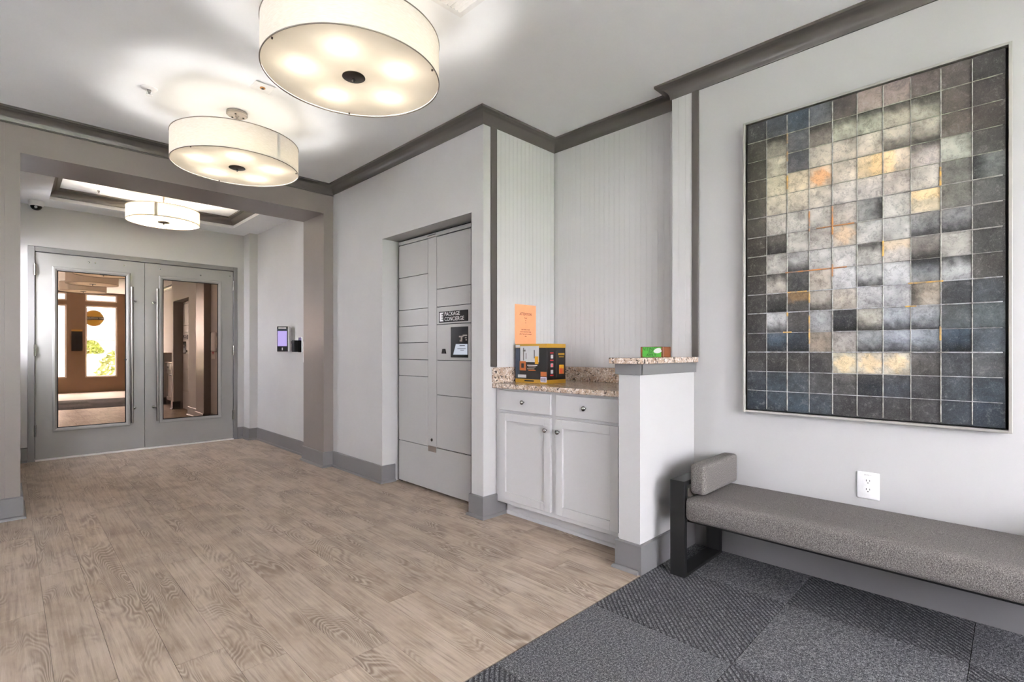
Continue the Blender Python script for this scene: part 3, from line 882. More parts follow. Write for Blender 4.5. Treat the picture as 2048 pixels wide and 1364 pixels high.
# ------------------------------------------------------------------ ceiling lamps
def drum_lamp(label, x, y, zb, R, h, ztop, seam_a, rot, glow):
    t = thing('drum_ceiling_lamp', label, 'ceiling lamp', (x, y, ztop), 'drum ceiling lamps')
    obj('canopy', lathe(bmesh.new(), [(0.052, 0), (0.062, -0.004), (0.062, -0.020), (0.056, -0.026), (0.012, -0.027), (0.012, -0.032)], (x, y, ztop), 'Z', 40), 'nickel', t, 40)
    for a in (0, 2.1, 4.2):
        obj('canopy_screw', lathe(bmesh.new(), [(0.006, -0.026), (0.006, -0.031), (0.001, -0.032)], (x + 0.038 * math.cos(a), y + 0.038 * math.sin(a), ztop), 'Z', 10), 'bronze', t)
    obj('stem', tube(bmesh.new(), (x, y, ztop - 0.03), (x, y, zb - 0.004), 0.006, 12), 'nickel', t, 40)
    sh = obj('shade', lathe(bmesh.new(), [(R, zb), (R, zb + h)], (x, y, 0), 'Z', 96, False), 'lamp_shade', t, 60)
    bm = torus(bmesh.new(), (x, y, zb + h), R, 0.0026, 96, 8); obj('top_ring', bm, 'nickel', sh, 60)
    bm = torus(bmesh.new(), (x, y, zb), R, 0.0026, 96, 8); obj('bottom_ring', bm, 'nickel', sh, 60)
    bm = bmesh.new()
    a0 = seam_a; rr = R + 0.0012; q = []
    for i in range(3):
        a = a0 + (i - 1) * 0.012 / R
        q.append((bm.verts.new((x + rr * math.cos(a), y + rr * math.sin(a), zb + 0.003)), bm.verts.new((x + rr * math.cos(a), y + rr * math.sin(a), zb + h - 0.003))))
    for p, s_ in zip(q, q[1:]): bm.faces.new((p[0], s_[0], s_[1], p[1]))
    obj('seam', bm, 'lamp_shade', sh)
    obj('uplight_shield', lathe(bmesh.new(), [(0.006, zb + h * 0.86), (R * 0.74, zb + h * 0.86), (R * 0.75, zb + h * 0.84)], (x, y, 0), 'Z', 48, False), 'lamp_shade', t, 40)  # disc added above the bulbs to cut their hot spot on the ceiling
    # spider holding the shade
    bm = bmesh.new()
    for i in range(3):
        a = rot + i * 2 * PI / 3 + 0.5
        tube(bm, (x, y, zb + h * 0.82), (x + (R - 0.001) * math.cos(a), y + (R - 0.001) * math.sin(a), zb + h * 0.82), 0.003, 8)
    obj('spider', bm, 'nickel', t)
    df_ = obj('diffuser', lathe(bmesh.new(), [(0.004, zb + 0.006), (R - 0.0008, zb + 0.006)], (x, y, 0), 'Z', 96, False), 'lamp_diffuser', t, 60)
    for i in range(3):
        a = rot + 0.9 + i * 2 * PI / 3
        bm = box(x + (R - 0.012) * math.cos(a) - 0.003, x + (R - 0.012) * math.cos(a) + 0.003, y + (R - 0.012) * math.sin(a) - 0.003, y + (R - 0.012) * math.sin(a) + 0.003, zb - 0.001, zb + 0.006)
        obj('diffuser_clip', bm, 'bronze', t)
    fp = obj('finial_plate', lathe(bmesh.new(), [(0.048, zb + 0.0055), (0.049, zb + 0.002), (0.044, zb - 0.001), (0.008, zb - 0.003)], (x, y, 0), 'Z', 32), 'bronze', t, 40)
    obj('finial', lathe(bmesh.new(), [(0.006, zb - 0.002), (0.006, zb - 0.009), (0.009, zb - 0.012), (0.003, zb - 0.020)], (x, y, 0), 'Z', 16), 'chrome', fp, 40)
    for i in range(5):
        a = rot + i * 2 * PI / 5
        px, py = x + R * 0.58 * math.cos(a), y + R * 0.58 * math.sin(a)
        arm = obj('lamp_arm', tube(bmesh.new(), (x, y, zb + h * 0.82), (px, py, zb + h * 0.82), 0.004, 8), 'nickel', t)
        obj('socket', lathe(bmesh.new(), [(0.014, zb + h * 0.82), (0.016, zb + h * 0.60)], (px, py, 0), 'Z', 12), 'nickel', arm, 40)
        bm = bmesh.new()
        bmesh.ops.create_icosphere(bm, subdivisions=2, radius=0.027, matrix=Matrix.Translation((px, py, zb + h * 0.60 - 0.026)))
        obj('bulb', bm, 'bulb_glow_' + glow, arm, 60)
    return t
drum_lamp('largest white drum lamp nearest the camera, cut off by the top of the picture', 1.073, 2.057, 2.30, 0.371, 0.17, ZC, 2.2, 0.25, 'near')
drum_lamp('lit drum lamp hanging in front of the grey beam', 1.063, 3.62, 2.30, 0.371, 0.17, ZC, -1.19, 0.7, 'mid')
drum_lamp('smaller drum lamp under the recessed tray of the vestibule', 1.075, 5.9, 2.355, 0.30, 0.125, ZC, -1.95, 0.4, 'far')
drum_lamp('extra white drum lamp added for light over the bench side, above and behind the camera', 1.07, 0.49, 2.30, 0.371, 0.17, ZC, 2.2, 0.25, 'near')  # out of frame, added as extra light

# ------------------------------------------------------------------ ceiling fittings
def sprinkler(label, x, y, zt, grp='ceiling sprinkler heads'):
    t = thing('sprinkler_head', label, 'sprinkler', (x, y, zt), grp)
    obj('escutcheon', lathe(bmesh.new(), [(0.042, 0), (0.042, -0.004), (0.024, -0.010), (0.014, -0.010)], (x, y, zt), 'Z', 28), 'white_plastic', t, 40)
    obj('nozzle', lathe(bmesh.new(), [(0.011, -0.008), (0.011, -0.020), (0.006, -0.024), (0.005, -0.042)], (x, y, zt), 'Z', 16), 'chrome', t, 40)
    for s in (-1, 1): obj('frame_arm', box(x + s * 0.011 - 0.002, x + s * 0.011 + 0.002, y - 0.003, y + 0.003, zt - 0.042, zt - 0.018), 'white_plastic', t)
    obj('deflector', lathe(bmesh.new(), [(0.018, -0.042), (0.019, -0.045)], (x, y, zt), 'Z', 20), 'white_plastic', t, 40)
sprinkler('white sprinkler head on the flat main ceiling', 0.594, 3.66, ZC)
sprinkler('white sprinkler head inside the vestibule ceiling tray', 0.62, 6.30, ZC)
sd = thing('square_sensor', 'flat square ceiling plate with a reddish sensor eye by the large lamp', 'sensor', (1.068, 3.165, ZC))
obj('plate', box(1.013, 1.123, 3.110, 3.220, ZC - 0.006, ZC - 0.0001, 0.0015), 'white_plastic', sd)
obj('eye_ring', lathe(bmesh.new(), [(0.015, -0.005), (0.015, -0.009), (0.010, -0.011)], (1.068, 3.165, ZC), 'Z', 20), 'rust_paint', sd, 40)
obj('eye', lathe(bmesh.new(), [(0.009, -0.009), (0.007, -0.014), (0.001, -0.016)], (1.068, 3.165, ZC), 'Z', 16), 'slot_dark', sd, 40)
vx0, vx1, vy0, vy1 = 1.14, 1.502, 1.48, 1.843
vt = thing('ceiling_vent', 'white slatted air vent in the ceiling beside the large lamp', 'air vent', ((vx0 + vx1) / 2, (vy0 + vy1) / 2, ZC))
bm = bmesh.new(); w = 0.028
bx(bm, vx0, vx1, vy0, vy0 + w, ZC - 0.007, ZC - 0.0001, 0.002); bx(bm, vx0, vx1, vy1 - w, vy1, ZC - 0.007, ZC - 0.0001, 0.002)
bx(bm, vx0, vx0 + w, vy0 + w, vy1 - w, ZC - 0.007, ZC - 0.0001, 0.002); bx(bm, vx1 - w, vx1, vy0 + w, vy1 - w, ZC - 0.007, ZC - 0.0001, 0.002)
obj('vent_frame', bm, 'white_plastic', vt)
obj('backing', box(vx0 + w, vx1 - w, vy0 + w, vy1 - w, ZC - 0.0012, ZC - 0.0004), 'nickel', vt)
ns = 16
sl = None
for i in range(ns):
    xx = vx0 + w + (i + 0.5) * (vx1 - vx0 - 2 * w) / ns
    if sl is None:
        bm = bmesh.new()
        pts = [(-0.006, 0.0), (-0.0045, 0.0), (0.007, -0.0085), (0.0055, -0.0085)]
        r0 = [bm.verts.new((xx + a, vy0 + w, ZC - 0.0012 + b)) for a, b in pts]; r1 = [bm.verts.new((xx + a, vy1 - w, ZC - 0.0012 + b)) for a, b in pts]
        for q in range(4): bm.faces.new((r0[q], r0[(q + 1) % 4], r1[(q + 1) % 4], r1[q]))
        bm.faces.new(r0); bm.faces.new(list(reversed(r1)))
        sl = obj('slat', bm, 'white_plastic', vt, origin=(xx, 0, ZC))
    else: inst('slat', sl, vt, (xx, 0, ZC))
cmx, cmy = 0.190, 6.72
dc_ = thing('dome_camera', 'white security dome camera on the vestibule ceiling', 'camera', (cmx, cmy, ZV))
obj('housing', lathe(bmesh.new(), [(0.056, 0), (0.060, -0.004), (0.060, -0.030), (0.054, -0.044), (0.046, -0.050)], (cmx, cmy, ZV), 'Z', 36), 'white_plastic', dc_, 40)
obj('dome', lathe(bmesh.new(), [(0.044, -0.048)] + [(0.044 * math.cos(a * PI / 16), -0.050 - 0.040 * math.sin(a * PI / 16)) for a in range(0, 8)] + [(0.002, -0.090)], (cmx, cmy, ZV), 'Z', 32), 'screen_black', dc_, 60)
obj('lens', lathe(bmesh.new(), [(0.012, 0), (0.012, 0.01)], (cmx - 0.004, cmy - 0.044, ZV - 0.066), 'Y', 14), 'chrome', dc_, 40)

# ------------------------------------------------------------------ devices on the vestibule side wall
rd = thing('wall_reader', 'white handheld-style card reader with a glowing lilac screen on the side wall', 'card reader', (2.17, 5.66, 1.09))
RM = Matrix.Translation((2.125, 5.632, 1.23)) @ Matrix.Rotation(-PI / 4, 4, 'Z')     # local -Y faces the room
def rbox(nm, x0, x1, y0, y1, z0, z1, mat, bev=0.0, seg=1, sm=None, parent=None):
    bm = box(x0, x1, y0, y1, z0, z1, bev, seg); bmesh.ops.transform(bm, matrix=RM, verts=bm.verts)
    return obj(nm, bm, mat, parent or rd, sm)
rbox('body', -0.064, 0.064, -0.045, 0.030, -0.142, 0.142, 'white_plastic', 0.022, 4, 40)
fc = rbox('face', -0.058, 0.058, -0.049, -0.042, -0.136, 0.136, 'black_plastic', 0.003, 2)
rbox('screen', -0.050, 0.050, -0.0505, -0.0485, -0.078, 0.086, 'screen_glow', parent=fc)
rbox('blue_band', -0.055, 0.055, -0.0500, -0.0485, 0.088, 0.108, 'blue_card', parent=fc)
rbox('light_bar', -0.042, 0.042, -0.0510, -0.0485, 0.112, 0.124, 'ink_white', parent=fc)
rbox('status_mark', -0.005, 0.005, -0.0510, -0.0485, -0.122, -0.094, 'ink_white', parent=fc)
obj('wall_mount', box(2.12, XW - 0.0005, 5.63, 5.71, 1.14, 1.31, 0.004), 'white_plastic', rd)
lt = thing('door_control', 'small black control box on a silver plate beside the pier', 'control box', (2.18, 5.42, 1.09))
obj('plate', box(XW - 0.008, XW - 0.0005, 5.33, 5.43, 1.085, 1.245, 0.002), 'chrome', lt)
obj('body', box(XW - 0.050, XW - 0.0005, 5.435, 5.500, 1.090, 1.215, 0.006, 2), 'black_plastic', lt)
obj('front_cap', box(XW - 0.055, XW - 0.049, 5.441, 5.494, 1.178, 1.208, 0.002), 'slot_dark', lt)
ad = thing('heart_sign', 'small white sign with a red heart hidden behind the grey pier', 'sign', (XW, 5.22, 0.98))
obj('sign_board', box(XW - 0.006, XW - 0.0005, 5.13, 5.31, 0.98, 1.20, 0.002), 'white_plastic', ad)
bm = bmesh.new(); n = 28; pts = []
for i in range(n):
    a = 2 * PI * i / n
    pts.append((0.0042 * 16 * math.sin(a) ** 3, 0.0042 * (13 * math.cos(a) - 5 * math.cos(2 * a) - 2 * math.cos(3 * a) - math.cos(4 * a))))
f_ = [bm.verts.new((XW - 0.0066, 5.22 + p, 1.10 + q)) for p, q in pts]; bm.faces.new(f_)
obj('heart', bm, 'red_print', ad)

# ------------------------------------------------------------------ painting
PYa, PYb, PZa, PZb = 0.008, 1.018, 0.780, 2.300
pt = thing('painting', 'large abstract grid painting in a thin silver frame above the bench', 'painting', (2.76, 0.513, PZa))
fx0, fx1, fw_ = 2.742, XP - 0.002, 0.011
for nm, q in (('frame_bar', (PYa, PYa + fw_, PZa, PZb)), ('frame_bar', (PYb - fw_, PYb, PZa, PZb)), ('frame_bar', (PYa + fw_, PYb - fw_, PZa, PZa + fw_)), ('frame_bar', (PYa + fw_, PYb - fw_, PZb - fw_, PZb))):
    obj(nm, box(fx0, fx1, *q, 0.001), 'aluminium', pt)
obj('backing_board', box(2.770, 2.780, PYa + 0.005, PYb - 0.005, PZa + 0.005, PZb - 0.005), 'gap_dark', pt)
cY0, cY1, cZ0, cZ1 = PYa + 0.019, PYb - 0.019, PZa + 0.017, PZb - 0.017
obj('canvas', box(2.752, 2.770, cY0, cY1, cZ0, cZ1, 0.001), 'slot_dark', pt)
ROWS = [
 [(66,67,66),(84,90,98),(76,92,104),(102,106,110),(98,88,82),(160,142,132),(150,132,125),(106,94,88),(102,92,86),(80,76,74)],
 [(80,76,62),(148,142,124),(104,106,108),(140,130,118),(172,170,148),(172,172,150),(166,158,138),(156,152,134),(102,92,84),(88,80,76)],
 [(80,76,62),(178,170,146),(88,90,98),(190,180,160),(185,173,156),(184,172,155),(184,175,156),(176,168,150),(108,97,86),(90,80,72)],
 [(84,78,63),(185,175,146),(194,178,146),(196,168,134),(190,178,160),(212,184,138),(204,184,158),(180,168,160),(162,163,148),(92,88,82)],
 [(90,86,70),(182,172,150),(186,174,152),(188,178,162),(190,182,172),(188,180,172),(185,173,162),(180,172,160),(116,114,106),(122,126,122)],
 [(96,90,78),(178,171,160),(180,175,166),(180,174,165),(176,166,156),(130,130,128),(184,180,171),(204,186,152),(120,118,108),(100,100,96)],
 [(78,70,60),(88,83,75),(178,173,164),(180,173,164),(182,166,149),(178,176,171),(178,176,171),(138,138,138),(134,134,135),(92,90,86)],
 [(74,67,57),(173,169,161),(158,156,154),(172,170,167),(175,172,168),(176,172,164),(188,180,170),(128,120,113),(164,160,151),(84,84,82)],
 [(78,72,66),(178,170,159),(70,72,73),(180,168,153),(178,178,178),(176,176,174),(174,175,176),(124,127,130),(164,165,164),(88,84,78)],
 [(78,74,70),(82,80,77),(86,82,77),(164,155,144),(172,162,148),(163,162,162),(160,160,161),(175,160,140),(78,82,86),(82,88,93)],
 [(76,72,70),(178,178,178),(86,82,79),(154,155,156),(58,61,68),(164,159,145),(148,153,159),(148,151,155),(88,95,96),(95,105,106)],
 [(74,70,68),(76,96,113),(66,79,93),(150,135,116),(155,148,142),(138,141,144),(148,153,163),(138,144,151),(62,83,102),(88,98,106)],
 [(80,77,75),(76,72,70),(80,75,71),(78,76,75),(180,171,147),(186,173,149),(181,171,150),(92,88,84),(83,86,90),(98,100,101)],
 [(72,79,88),(75,88,98),(78,88,96),(92,92,92),(100,98,96),(52,58,67),(76,83,93),(86,85,87),(80,88,96),(72,85,96)],
 [(62,76,89),(70,83,93),(72,89,102),(76,86,96),(80,78,79),(84,82,84),(83,81,82),(83,81,82),(68,77,87),(58,71,86)],
]
NR, NC = 15, 10
tw, th = (cY1 - cY0) / NC, (cZ1 - cZ0) / NR
from mathutils import noise as mnoise
SMUDGE = {(1, 3): 't', (1, 4): 't', (1, 5): 't', (1, 6): 't', (1, 7): 't', (1, 1): 't', (2, 7): 'b', (2, 6): 'b', (3, 7): 't', (5, 5): 'r', (6, 7): 'b', (6, 8): 'b', (7, 2): 'b', (7, 5): 't', (7, 7): 'b',
          (8, 5): 'b', (8, 7): 't', (8, 8): 't', (8, 1): 't', (9, 1): 'b', (9, 3): 'b', (9, 7): 'l', (10, 1): 'b', (10, 4): 'b', (10, 5): 'b', (10, 6): 'b', (10, 7): 'b', (11, 1): 'b', (11, 2): 'b', (11, 5): 'b', (11, 6): 'b', (11, 7): 'b', (11, 8): 'b', (4, 9): 'l', (6, 1): 'b'}
FOIL = {(3, 5): ('r', (226, 190, 132)), (3, 6): ('l', (228, 192, 134)), (5, 7): ('t', (232, 198, 142)), (3, 3): ('m', (204, 138, 76)), (7, 6): ('t', (196, 172, 138)), (9, 2): ('t', (190, 150, 96)), (12, 4): ('m', (226, 196, 140)), (12, 5): ('m', (228, 196, 142)), (12, 6): ('m', (226, 196, 144)), (6, 4): ('m', (196, 164, 130))}
def grid_col(fr, fc):
    fr = max(0, min(NR - 1, fr)); fc = max(0, min(NC - 1, fc))
    r0, c0 = int(fr), int(fc); r1, c1 = min(NR - 1, r0 + 1), min(NC - 1, c0 + 1); a, b = fr - r0, fc - c0
    g = lambda r, c: Vector(lin(*ROWS[r][c])[:3])
    return (g(r0, c0) * (1 - a) + g(r1, c0) * a) * (1 - b) + (g(r0, c1) * (1 - a) + g(r1, c1) * a) * b
def tile_colour(r, c, u, v):
    """u, v in 0..1 from the square's top left"""
    col = Vector(lin(*ROWS[r][c])[:3]) * 0.72 + grid_col(r + v - 0.5, c + u - 0.5) * 0.28
    lum = (col.x + col.y + col.z) / 3
    col = col * 0.82 + Vector((lum, lum, lum)) * 0.18
    n = mnoise.noise(Vector((c + u, r + v, 3.1)) * 1.35) + 0.6 * mnoise.noise(Vector((c + u, r + v, 9.7)) * 4.5)
    f = 0.86 + 0.42 * n
    side = {'t': v, 'b': 1 - v, 'l': u, 'r': 1 - u}
    if (r, c) in SMUDGE:
        d = side[SMUDGE[(r, c)]] + 0.22 * mnoise.noise(Vector((c + u * 1.0, r + v, 21.0)) * 4.0)
        f *= 0.16 + 0.84 * max(0.0, min(1.0, (d - 0.12) / 0.45))
    if (r, c) in FOIL:
        k_, fc_ = FOIL[(r, c)]
        nn = 0.25 * mnoise.noise(Vector((c + u, r + v, 33.0)) * 5.0)
        d = (abs(u - 0.5) + abs(v - 0.5)) * 0.9 + nn if k_ == 'm' else side[k_] + nn
        w = (0.42 if r == 12 else 0.55) * max(0.0, min(1.0, (0.52 - d) / 0.16))
        col = col * (1 - w) + Vector(lin(*fc_)[:3]) * w; f = f * (1 - w) + w * 1.0
    e = min(c + u, NC - c - u) ; f *= 0.72 + 0.28 * min(1.0, e / 0.55)
    q = min(u, 1 - u, v, 1 - v); f *= 0.80 + 0.20 * min(1.0, q / 0.14)
    g_ = max(0.55, min(1.32, 0.55 + (lum - 0.07) / 0.30 * 0.77))
    return col * max(0.10, f) * g_
NS = 8
def tile_obj(r, c):
    y1 = tw / 2 - 0.0010; z1 = th / 2 - 0.0010
    vs_, cols, fs = [], [], []
    for j in range(NS + 1):
        for i in range(NS + 1):
            u, v = i / NS, j / NS
            vs_.append((-0.0025, y1 - 2 * y1 * u, z1 - 2 * z1 * v)); cols.append(tile_colour(r, c, u, v))
    for j in range(NS):
        for i in range(NS):
            a = j * (NS + 1) + i; fs.append((a, a + NS + 1, a + NS + 2, a + 1))
    k0 = len(vs_)
    for y, z, i in ((y1, z1, 0), (-y1, z1, NS), (-y1, -z1, len(cols) - 1), (y1, -z1, NS * (NS + 1))):
        vs_.append((0.0025, y, z)); cols.append(cols[i])
    top = list(range(NS + 1)); bot = [NS * (NS + 1) + i for i in range(NS + 1)]; lef = [j * (NS + 1) for j in range(NS + 1)]; rig = [x + NS for x in lef]
    fs += [tuple(top + [k0 + 1, k0]), tuple(bot[::-1] + [k0 + 3, k0 + 2]), tuple(lef[::-1] + [k0, k0 + 3]), tuple(rig + [k0 + 2, k0 + 1])]
    me = bpy.data.meshes.new('painted_square'); me.from_pydata(vs_, [], fs); me.update()
    at = me.color_attributes.new('pigment', 'FLOAT_COLOR', 'POINT')
    at.data.foreach_set('color', [x for q in cols for x in (q.x, q.y, q.z, 1.0)])
    me.materials.append(MATS['art_tile'])
    return bpy.data.objects.new('painted_square', me)
pl_ = loc_of(pt)
for r in range(NR):
    for c in range(NC):
        o = tile_obj(r, c); C.objects.link(o); o.parent = pt
        o.location = Vector((2.75, cY1 - (c + 0.5) * tw, cZ1 - (r + 0.5) * th)) - pl_
def ridge(y0, y1, z0, z1, col, nm='paint_ridge', x=2.7445):
    o = obj(nm, box(x, 2.752, y0, y1, z0, z1, 0.0012), 'art_ridge', pt, origin=(2.75, (y0 + y1) / 2, (z0 + z1) / 2)); o.color = lin(*col); return o
for r in range(1, NR):
    z = cZ1 - r * th + random.uniform(-0.002, 0.002); w = random.choice((0.0014, 0.0018, 0.0026))
    col = (166, 168, 146) if r < 5 else (158, 156, 150) if r < 9 else (170, 171, 174)
    ridge(cY0 + 0.008, cY1 - 0.004, z - w, z + w, col)
for c in range(1, NC):
    y = cY1 - c * tw + random.uniform(-0.0015, 0.0015); w = random.choice((0.0014, 0.0020, 0.0027))
    ridge(y - w, y + w, cZ0 + 0.006, cZ1 - 0.006, (164, 164, 156), x=2.7450)
RU = (176, 112, 44)
def vru(c, r0, r1, col=RU):
    y = cY1 - c * tw; ridge(y - 0.0034, y + 0.0034, cZ1 - r1 * th, cZ1 - r0 * th, col, 'rust_stroke', 2.7436)
def hru(r, c0, c1, col=RU):
    z = cZ1 - r * th; ridge(cY1 - c1 * tw, cY1 - c0 * tw, z - 0.0032, z + 0.0032, col, 'rust_stroke', 2.7434)
GO = (206, 160, 74)
vru(3, 5.1, 6.1); vru(4, 5.05, 6.4); hru(6, 3.3, 4.9); hru(8, 1.9, 4.6); vru(4, 7.8, 8.4); hru(9, 2.0, 2.9, GO); vru(3, 9.0, 9.6, GO)
vru(2, 1.0, 1.5, GO); vru(2, 1.9, 2.4, GO); vru(2, 3.1, 3.8, GO); vru(8, 4.2, 5.0, GO); vru(6, 7.0, 7.7, GO); vru(3, 10.2, 11.6, GO); vru(2, 10.0, 10.2, GO); hru(11, 1.8, 2.2, GO); hru(9, 6.9, 8.1, GO); vru(8, 10.9, 11.5, GO); hru(10, 6.8, 7.2, GO)

# ------------------------------------------------------------------ wall outlet
ol = thing('wall_outlet', 'white double socket outlet plate on the wall above the bench', 'outlet', (XP, 0.4775, 0.42))
obj('cover_plate', box(XP - 0.006, XP - 0.0003, 0.434, 0.521, 0.4215, 0.5445, 0.004, 3), 'white_plastic', ol, 40)
for z in (0.5025, 0.4630):
    bm = bmesh.new(); n = 24
    prof = []
    for i in range(n):
        a = 2 * PI * i / n
        prof.append((0.0172 * max(-1, min(1, 1.15 * math.cos(a))), max(-0.0135, min(0.0135, 0.0172 * math.sin(a)))))
    f_ = [bm.verts.new((XP - 0.0078, 0.4775 + p, z + q)) for p, q in prof]; g_ = [bm.verts.new((XP - 0.0045, 0.4775 + p * 1.05, z + q * 1.05)) for p, q in prof]
    bm.faces.new(f_)
    for i in range(n): bm.faces.new((f_[i], g_[i], g_[(i + 1) % n], f_[(i + 1) % n]))
    s = obj('socket', bm, 'white_plastic', ol)
    for dy, hh in ((-0.0065, 0.0075), (0.0065, 0.009)):
        obj('slot', box(XP - 0.0082, XP - 0.0076, 0.4775 + dy - 0.0011, 0.4775 + dy + 0.0011, z + 0.002 - hh / 2 + 0.002, z + 0.002 + hh / 2 + 0.002), 'slot_dark', s)
    obj('ground_hole', lathe(bmesh.new(), [(0.0024, -0.0082), (0.0024, -0.0076)], (XP, 0.4775, z - 0.0065), 'X', 10), 'slot_dark', s)
    tr_ = bmesh.new(); 
obj('plate_screw', lathe(bmesh.new(), [(0.003, -0.0072), (0.003, -0.0058)], (XP, 0.4775, 0.483), 'X', 12), 'white_plastic', ol)
text('plate_print', 'GFI PROT', 0.0075, 'nickel', ol, (XP - 0.0063, 0.4785, 0.5310), RX, 0.9, 0.0003)

# ------------------------------------------------------------------ bench
BY1, BY0 = 1.205, -0.50
bn = thing('bench', 'long grey upholstered bench on black metal loop legs under the painting', 'bench', (2.53, 0.35, 0.001))
def loop(ya, yb):
    x0, x1, z0, z1, t_ = 2.307, 2.748, 0.0012, 0.468, 0.028
    bm = bmesh.new()
    o_ = [(x0, z0), (x1, z0), (x1, z1), (x0, z1)]; i_ = [(x0 + t_, z0 + t_ * 0.6), (x1 - t_, z0 + t_ * 0.6), (x1 - t_, z1 - t_ * 0.8), (x0 + t_, z1 - t_ * 0.8)]
    rings = []
    for y in (ya, yb): rings.append(([bm.verts.new((x, y, z)) for x, z in o_], [bm.verts.new((x, y, z)) for x, z in i_]))
    (oa, ia), (ob, ib) = rings
    for k_ in range(4):
        j = (k_ + 1) % 4
        bm.faces.new((oa[k_], oa[j], ia[j], ia[k_])); bm.faces.new((ob[j], ob[k_], ib[k_], ib[j]))
        bm.faces.new((oa[j], oa[k_], ob[k_], ob[j])); bm.faces.new((ia[k_], ia[j], ib[j], ib[k_]))
    bmesh.ops.recalc_face_normals(bm, faces=bm.faces)
    bmesh.ops.bevel(bm, geom=list(bm.edges), offset=0.0015, segments=1, affect='EDGES')
    return obj('leg_loop', bm, 'black_metal', bn)
loop(1.130, BY1); loop(BY0, BY0 + 0.075)
def cushion(nm, x0, x1, y0, y1, z0, z1, r, crown_h=0.0, parent=None, ny=24):
    bm = bmesh.new()
    nx, nz, nyy = 10, 5, ny
    bmesh.ops.create_cube(bm, size=1.0)
    bmesh.ops.bevel(bm, geom=list(bm.edges), offset=0.0001, segments=1, affect='EDGES')
    bm.free()
    bm = box(x0, x1, y0, y1, z0, z1)
    bmesh.ops.subdivide_edges(bm, edges=list(bm.edges), cuts=11, use_grid_fill=True)
    cx, cy, cz = (x0 + x1) / 2, (y0 + y1) / 2, (z0 + z1) / 2
    hx, hy, hz = (x1 - x0) / 2, (y1 - y0) / 2, (z1 - z0) / 2
    for v_ in bm.verts:
        p = Vector((v_.co.x - cx, v_.co.y - cy, v_.co.z - cz))
        # concentrate loops near the edges
        def warp(t, h):
            u = t / h; s_ = 1 if u >= 0 else -1; u = abs(u)
            return s_ * h * (1 - (1 - u) ** 1.9) if u < 1 else s_ * h
        q = Vector((warp(p.x, hx), warp(p.y, hy), warp(p.z, hz)))
        c_ = Vector((max(-(hx - r), min(hx - r, q.x)), max(-(hy - r), min(hy - r, q.y)), max(-(hz - r), min(hz - r, q.z))))
        d = q - c_
        if d.length > 1e-9:
            m = max(abs(d.x), abs(d.y), abs(d.z))
            d = d.normalized() * m
        q = c_ + d
        ux, uy = q.x / hx, q.y / hy
        if q.z > 0: q.z += crown_h * (1 - ux * ux) * (1 - abs(uy) ** 6)
        v_.co = Vector((cx, cy, cz)) + q
    return obj(nm, bm, 'bench_fabric', parent or bn, 80)
cushion('seat_cushion', 2.298, 2.752, BY0 + 0.078, 1.128, 0.280, 0.396, 0.028, 0.010)
cushion('bolster', 2.352, 2.760, 1.050, 1.126, 0.403, 0.552, 0.018, 0.0)
cushion('bolster', 2.352, 2.760, BY0 + 0.080, BY0 + 0.156, 0.403, 0.552, 0.018, 0.0)
obj('seat_rail', box(2.34, 2.71, BY0 + 0.07, 1.132, 0.268, 0.281), 'black_metal', bn)
obj('bolster_bracket', box(2.345, 2.70, 1.126, 1.131, 0.39, 0.43), 'nickel', bn)

# ------------------------------------------------------------------ what the door glass reflects: sign, sticker, street
wsg = thing('hours_sign', 'black notice board between the street windows', 'sign', (1.27, YK, 1.10))
obj('sign_board', box(1.16, 1.38, YK + 0.0005, YK + 0.012, 1.10, 1.62, 0.002), 'black_plastic', wsg)
obj('sign_header', box(1.16, 1.38, YK + 0.0005, YK + 0.013, 1.62, 1.66), 'gold_card', wsg)
stk = thing('window_sticker', 'round yellow sticker with a black band on the street window', 'sticker', (1.62, YK - 0.06, 1.9))
obj('disc', lathe(bmesh.new(), [(0.21, 0), (0.21, 0.002)], (1.62, YK - 0.066, 1.98), 'Y', 40), 'gold_card', stk, 40)
obj('band', box(1.41, 1.83, YK - 0.0645, YK - 0.063, 1.94, 2.02), 'ink_black', stk)
text('band_text', 'BEST COMMUNITY', 0.055, 'ink_white', stk, (1.62, YK - 0.0622, 1.98), (-1, 0, 0), 0.85)

gp = [(-3.75, -0.1), (-9.0, 0.42), (-11.2, 0.66), (-14.5, 1.0), (-40, 1.2)]
def strip(y0, z0, y1, z1, nm, mat, labl):
    bm = bmesh.new()
    q = [bm.verts.new(p) for p in ((-30, y0, z0), (30, y0, z0), (30, y1, z1), (-30, y1, z1))]; bm.faces.new(q)
    q2 = [bm.verts.new(p) for p in ((-30, y0, z0 - 0.3), (30, y0, z0 - 0.3), (30, y1, z1 - 0.3), (-30, y1, z1 - 0.3))]; bm.faces.new(list(reversed(q2)))
    for i in range(4): bm.faces.new((q[i], q2[i], q2[(i + 1) % 4], q[(i + 1) % 4]))
    return struct(nm, bm, mat, labl)
struct('ground_yard', box(-20, -0.3, 4.6, 12, -0.5, -0.1), 'kerb_concrete', 'pale concrete yard beside the vestibule')
strip(-3.75, -0.1, -8.2, 0.30, 'ground_sidewalk', 'kerb_concrete', 'pale concrete sidewalk outside')
strip(-8.2, 0.30, -9.0, 0.42, 'ground_lawn', 'grass_lawn', 'green lawn outside')
strip(-9.0, 0.40, -11.2, 0.64, 'ground_street', 'road_asphalt', 'grey street outside')
strip(-11.2, 0.66, -14.5, 1.0, 'ground_bank', 'grass_lawn', 'green bank beyond the street')
strip(-14.5, 1.0, -60, 1.4, 'ground_far', 'grass_lawn', 'lawn behind the house')
hs = thing('house', 'white sided house with a gabled roof across the street', 'house', (2.6, -15.5, 1.0))
obj('wall', box(-1.5, 7.5, -22, -15.5, 1.55, 4.2), 'house_siding', hs)
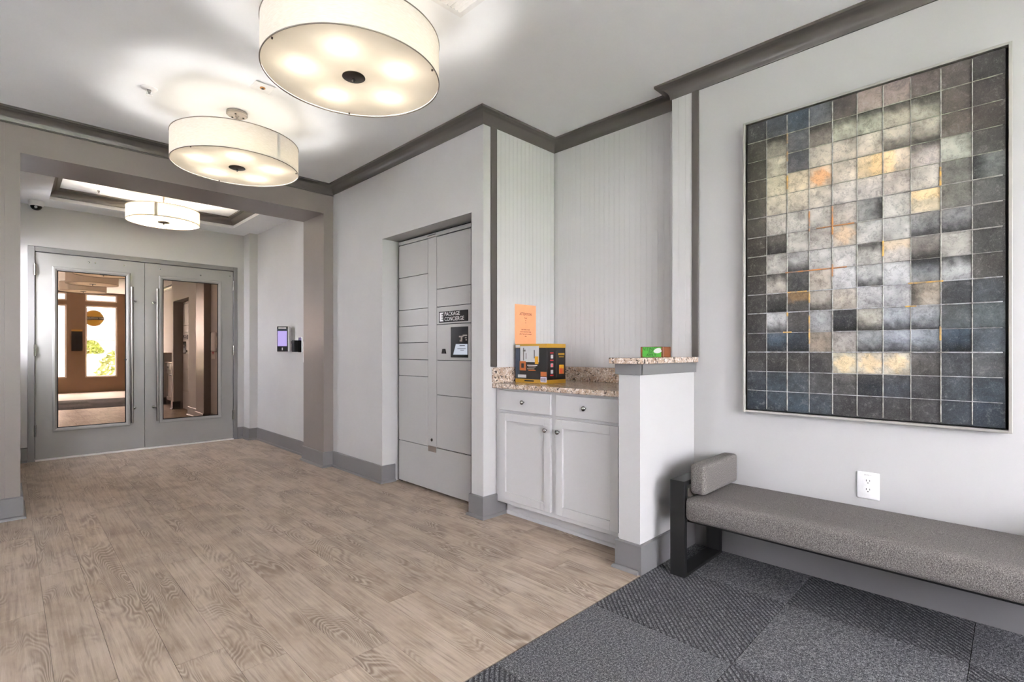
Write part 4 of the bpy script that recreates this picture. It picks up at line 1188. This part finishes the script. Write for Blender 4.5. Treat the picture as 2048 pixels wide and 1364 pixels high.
obj('stone_base', box(-1.52, 7.52, -22.02, -15.45, 0.9, 1.58), 'field_stone', hs)
bm = bmesh.new()
g1 = [bm.verts.new(p) for p in ((-2, -15.2, 4.1), (8, -15.2, 4.1), (3, -15.2, 6.4))]; g2 = [bm.verts.new(p) for p in ((-2, -22.3, 4.1), (8, -22.3, 4.1), (3, -22.3, 6.4))]
bm.faces.new(g1); bm.faces.new(list(reversed(g2)))
for i in range(3): bm.faces.new((g1[i], g2[i], g2[(i + 1) % 3], g1[(i + 1) % 3]))
obj('roof', bm, 'house_roof', hs)
for wx in (2.2, 3.1):
    w_ = obj('window', box(wx, wx + 0.85, -15.5, -15.42, 1.66, 3.1), 'sill_white', hs)
    for z0, z1 in ((1.74, 2.34), (2.42, 3.02)): obj('pane', box(wx + 0.09, wx + 0.76, -15.42, -15.40, z0, z1), 'dark_glass', w_)
def shrub(label, x, y, z, r, h):
    t = thing('shrub', label, 'shrub', (x, y, z), 'shrubs outside')
    bm = bmesh.new()
    rs = random.Random(int(x * 100))
    for i in range(420):
        a, ph = rs.uniform(0, 2 * PI), math.acos(rs.uniform(-0.2, 1)); rr = r * (0.75 + 0.3 * rs.random())
        c = Vector((x + rr * math.sin(ph) * math.cos(a), y + rr * math.sin(ph) * math.sin(a), z + 0.15 * h + h * 0.85 * math.cos(ph) * (0.8 + 0.25 * rs.random())))
        u = Vector((rs.uniform(-1, 1), rs.uniform(-1, 1), rs.uniform(-1, 1))).normalized(); w = u.orthogonal().normalized(); s = 0.09
        q = [bm.verts.new(c + u * s), bm.verts.new(c + w * s * 0.5), bm.verts.new(c - u * s), bm.verts.new(c - w * s * 0.5)]
        bm.faces.new(q)
    o = obj('foliage', bm, 'leaf_green', t); o['kind'] = 'stuff'
    obj('stem', lathe(bmesh.new(), [(0.06, z - 0.05), (0.03, z + h * 0.6)], (x, y, 0), 'Z', 8), 'brown_card', t)
shrub('large bright green shrub outside the street window', 2.45, -5.7, 0.06, 0.62, 1.05)
shrub('small yellow-green shrub at the foot of the house', 2.5, -14.6, 0.98, 0.45, 0.55)
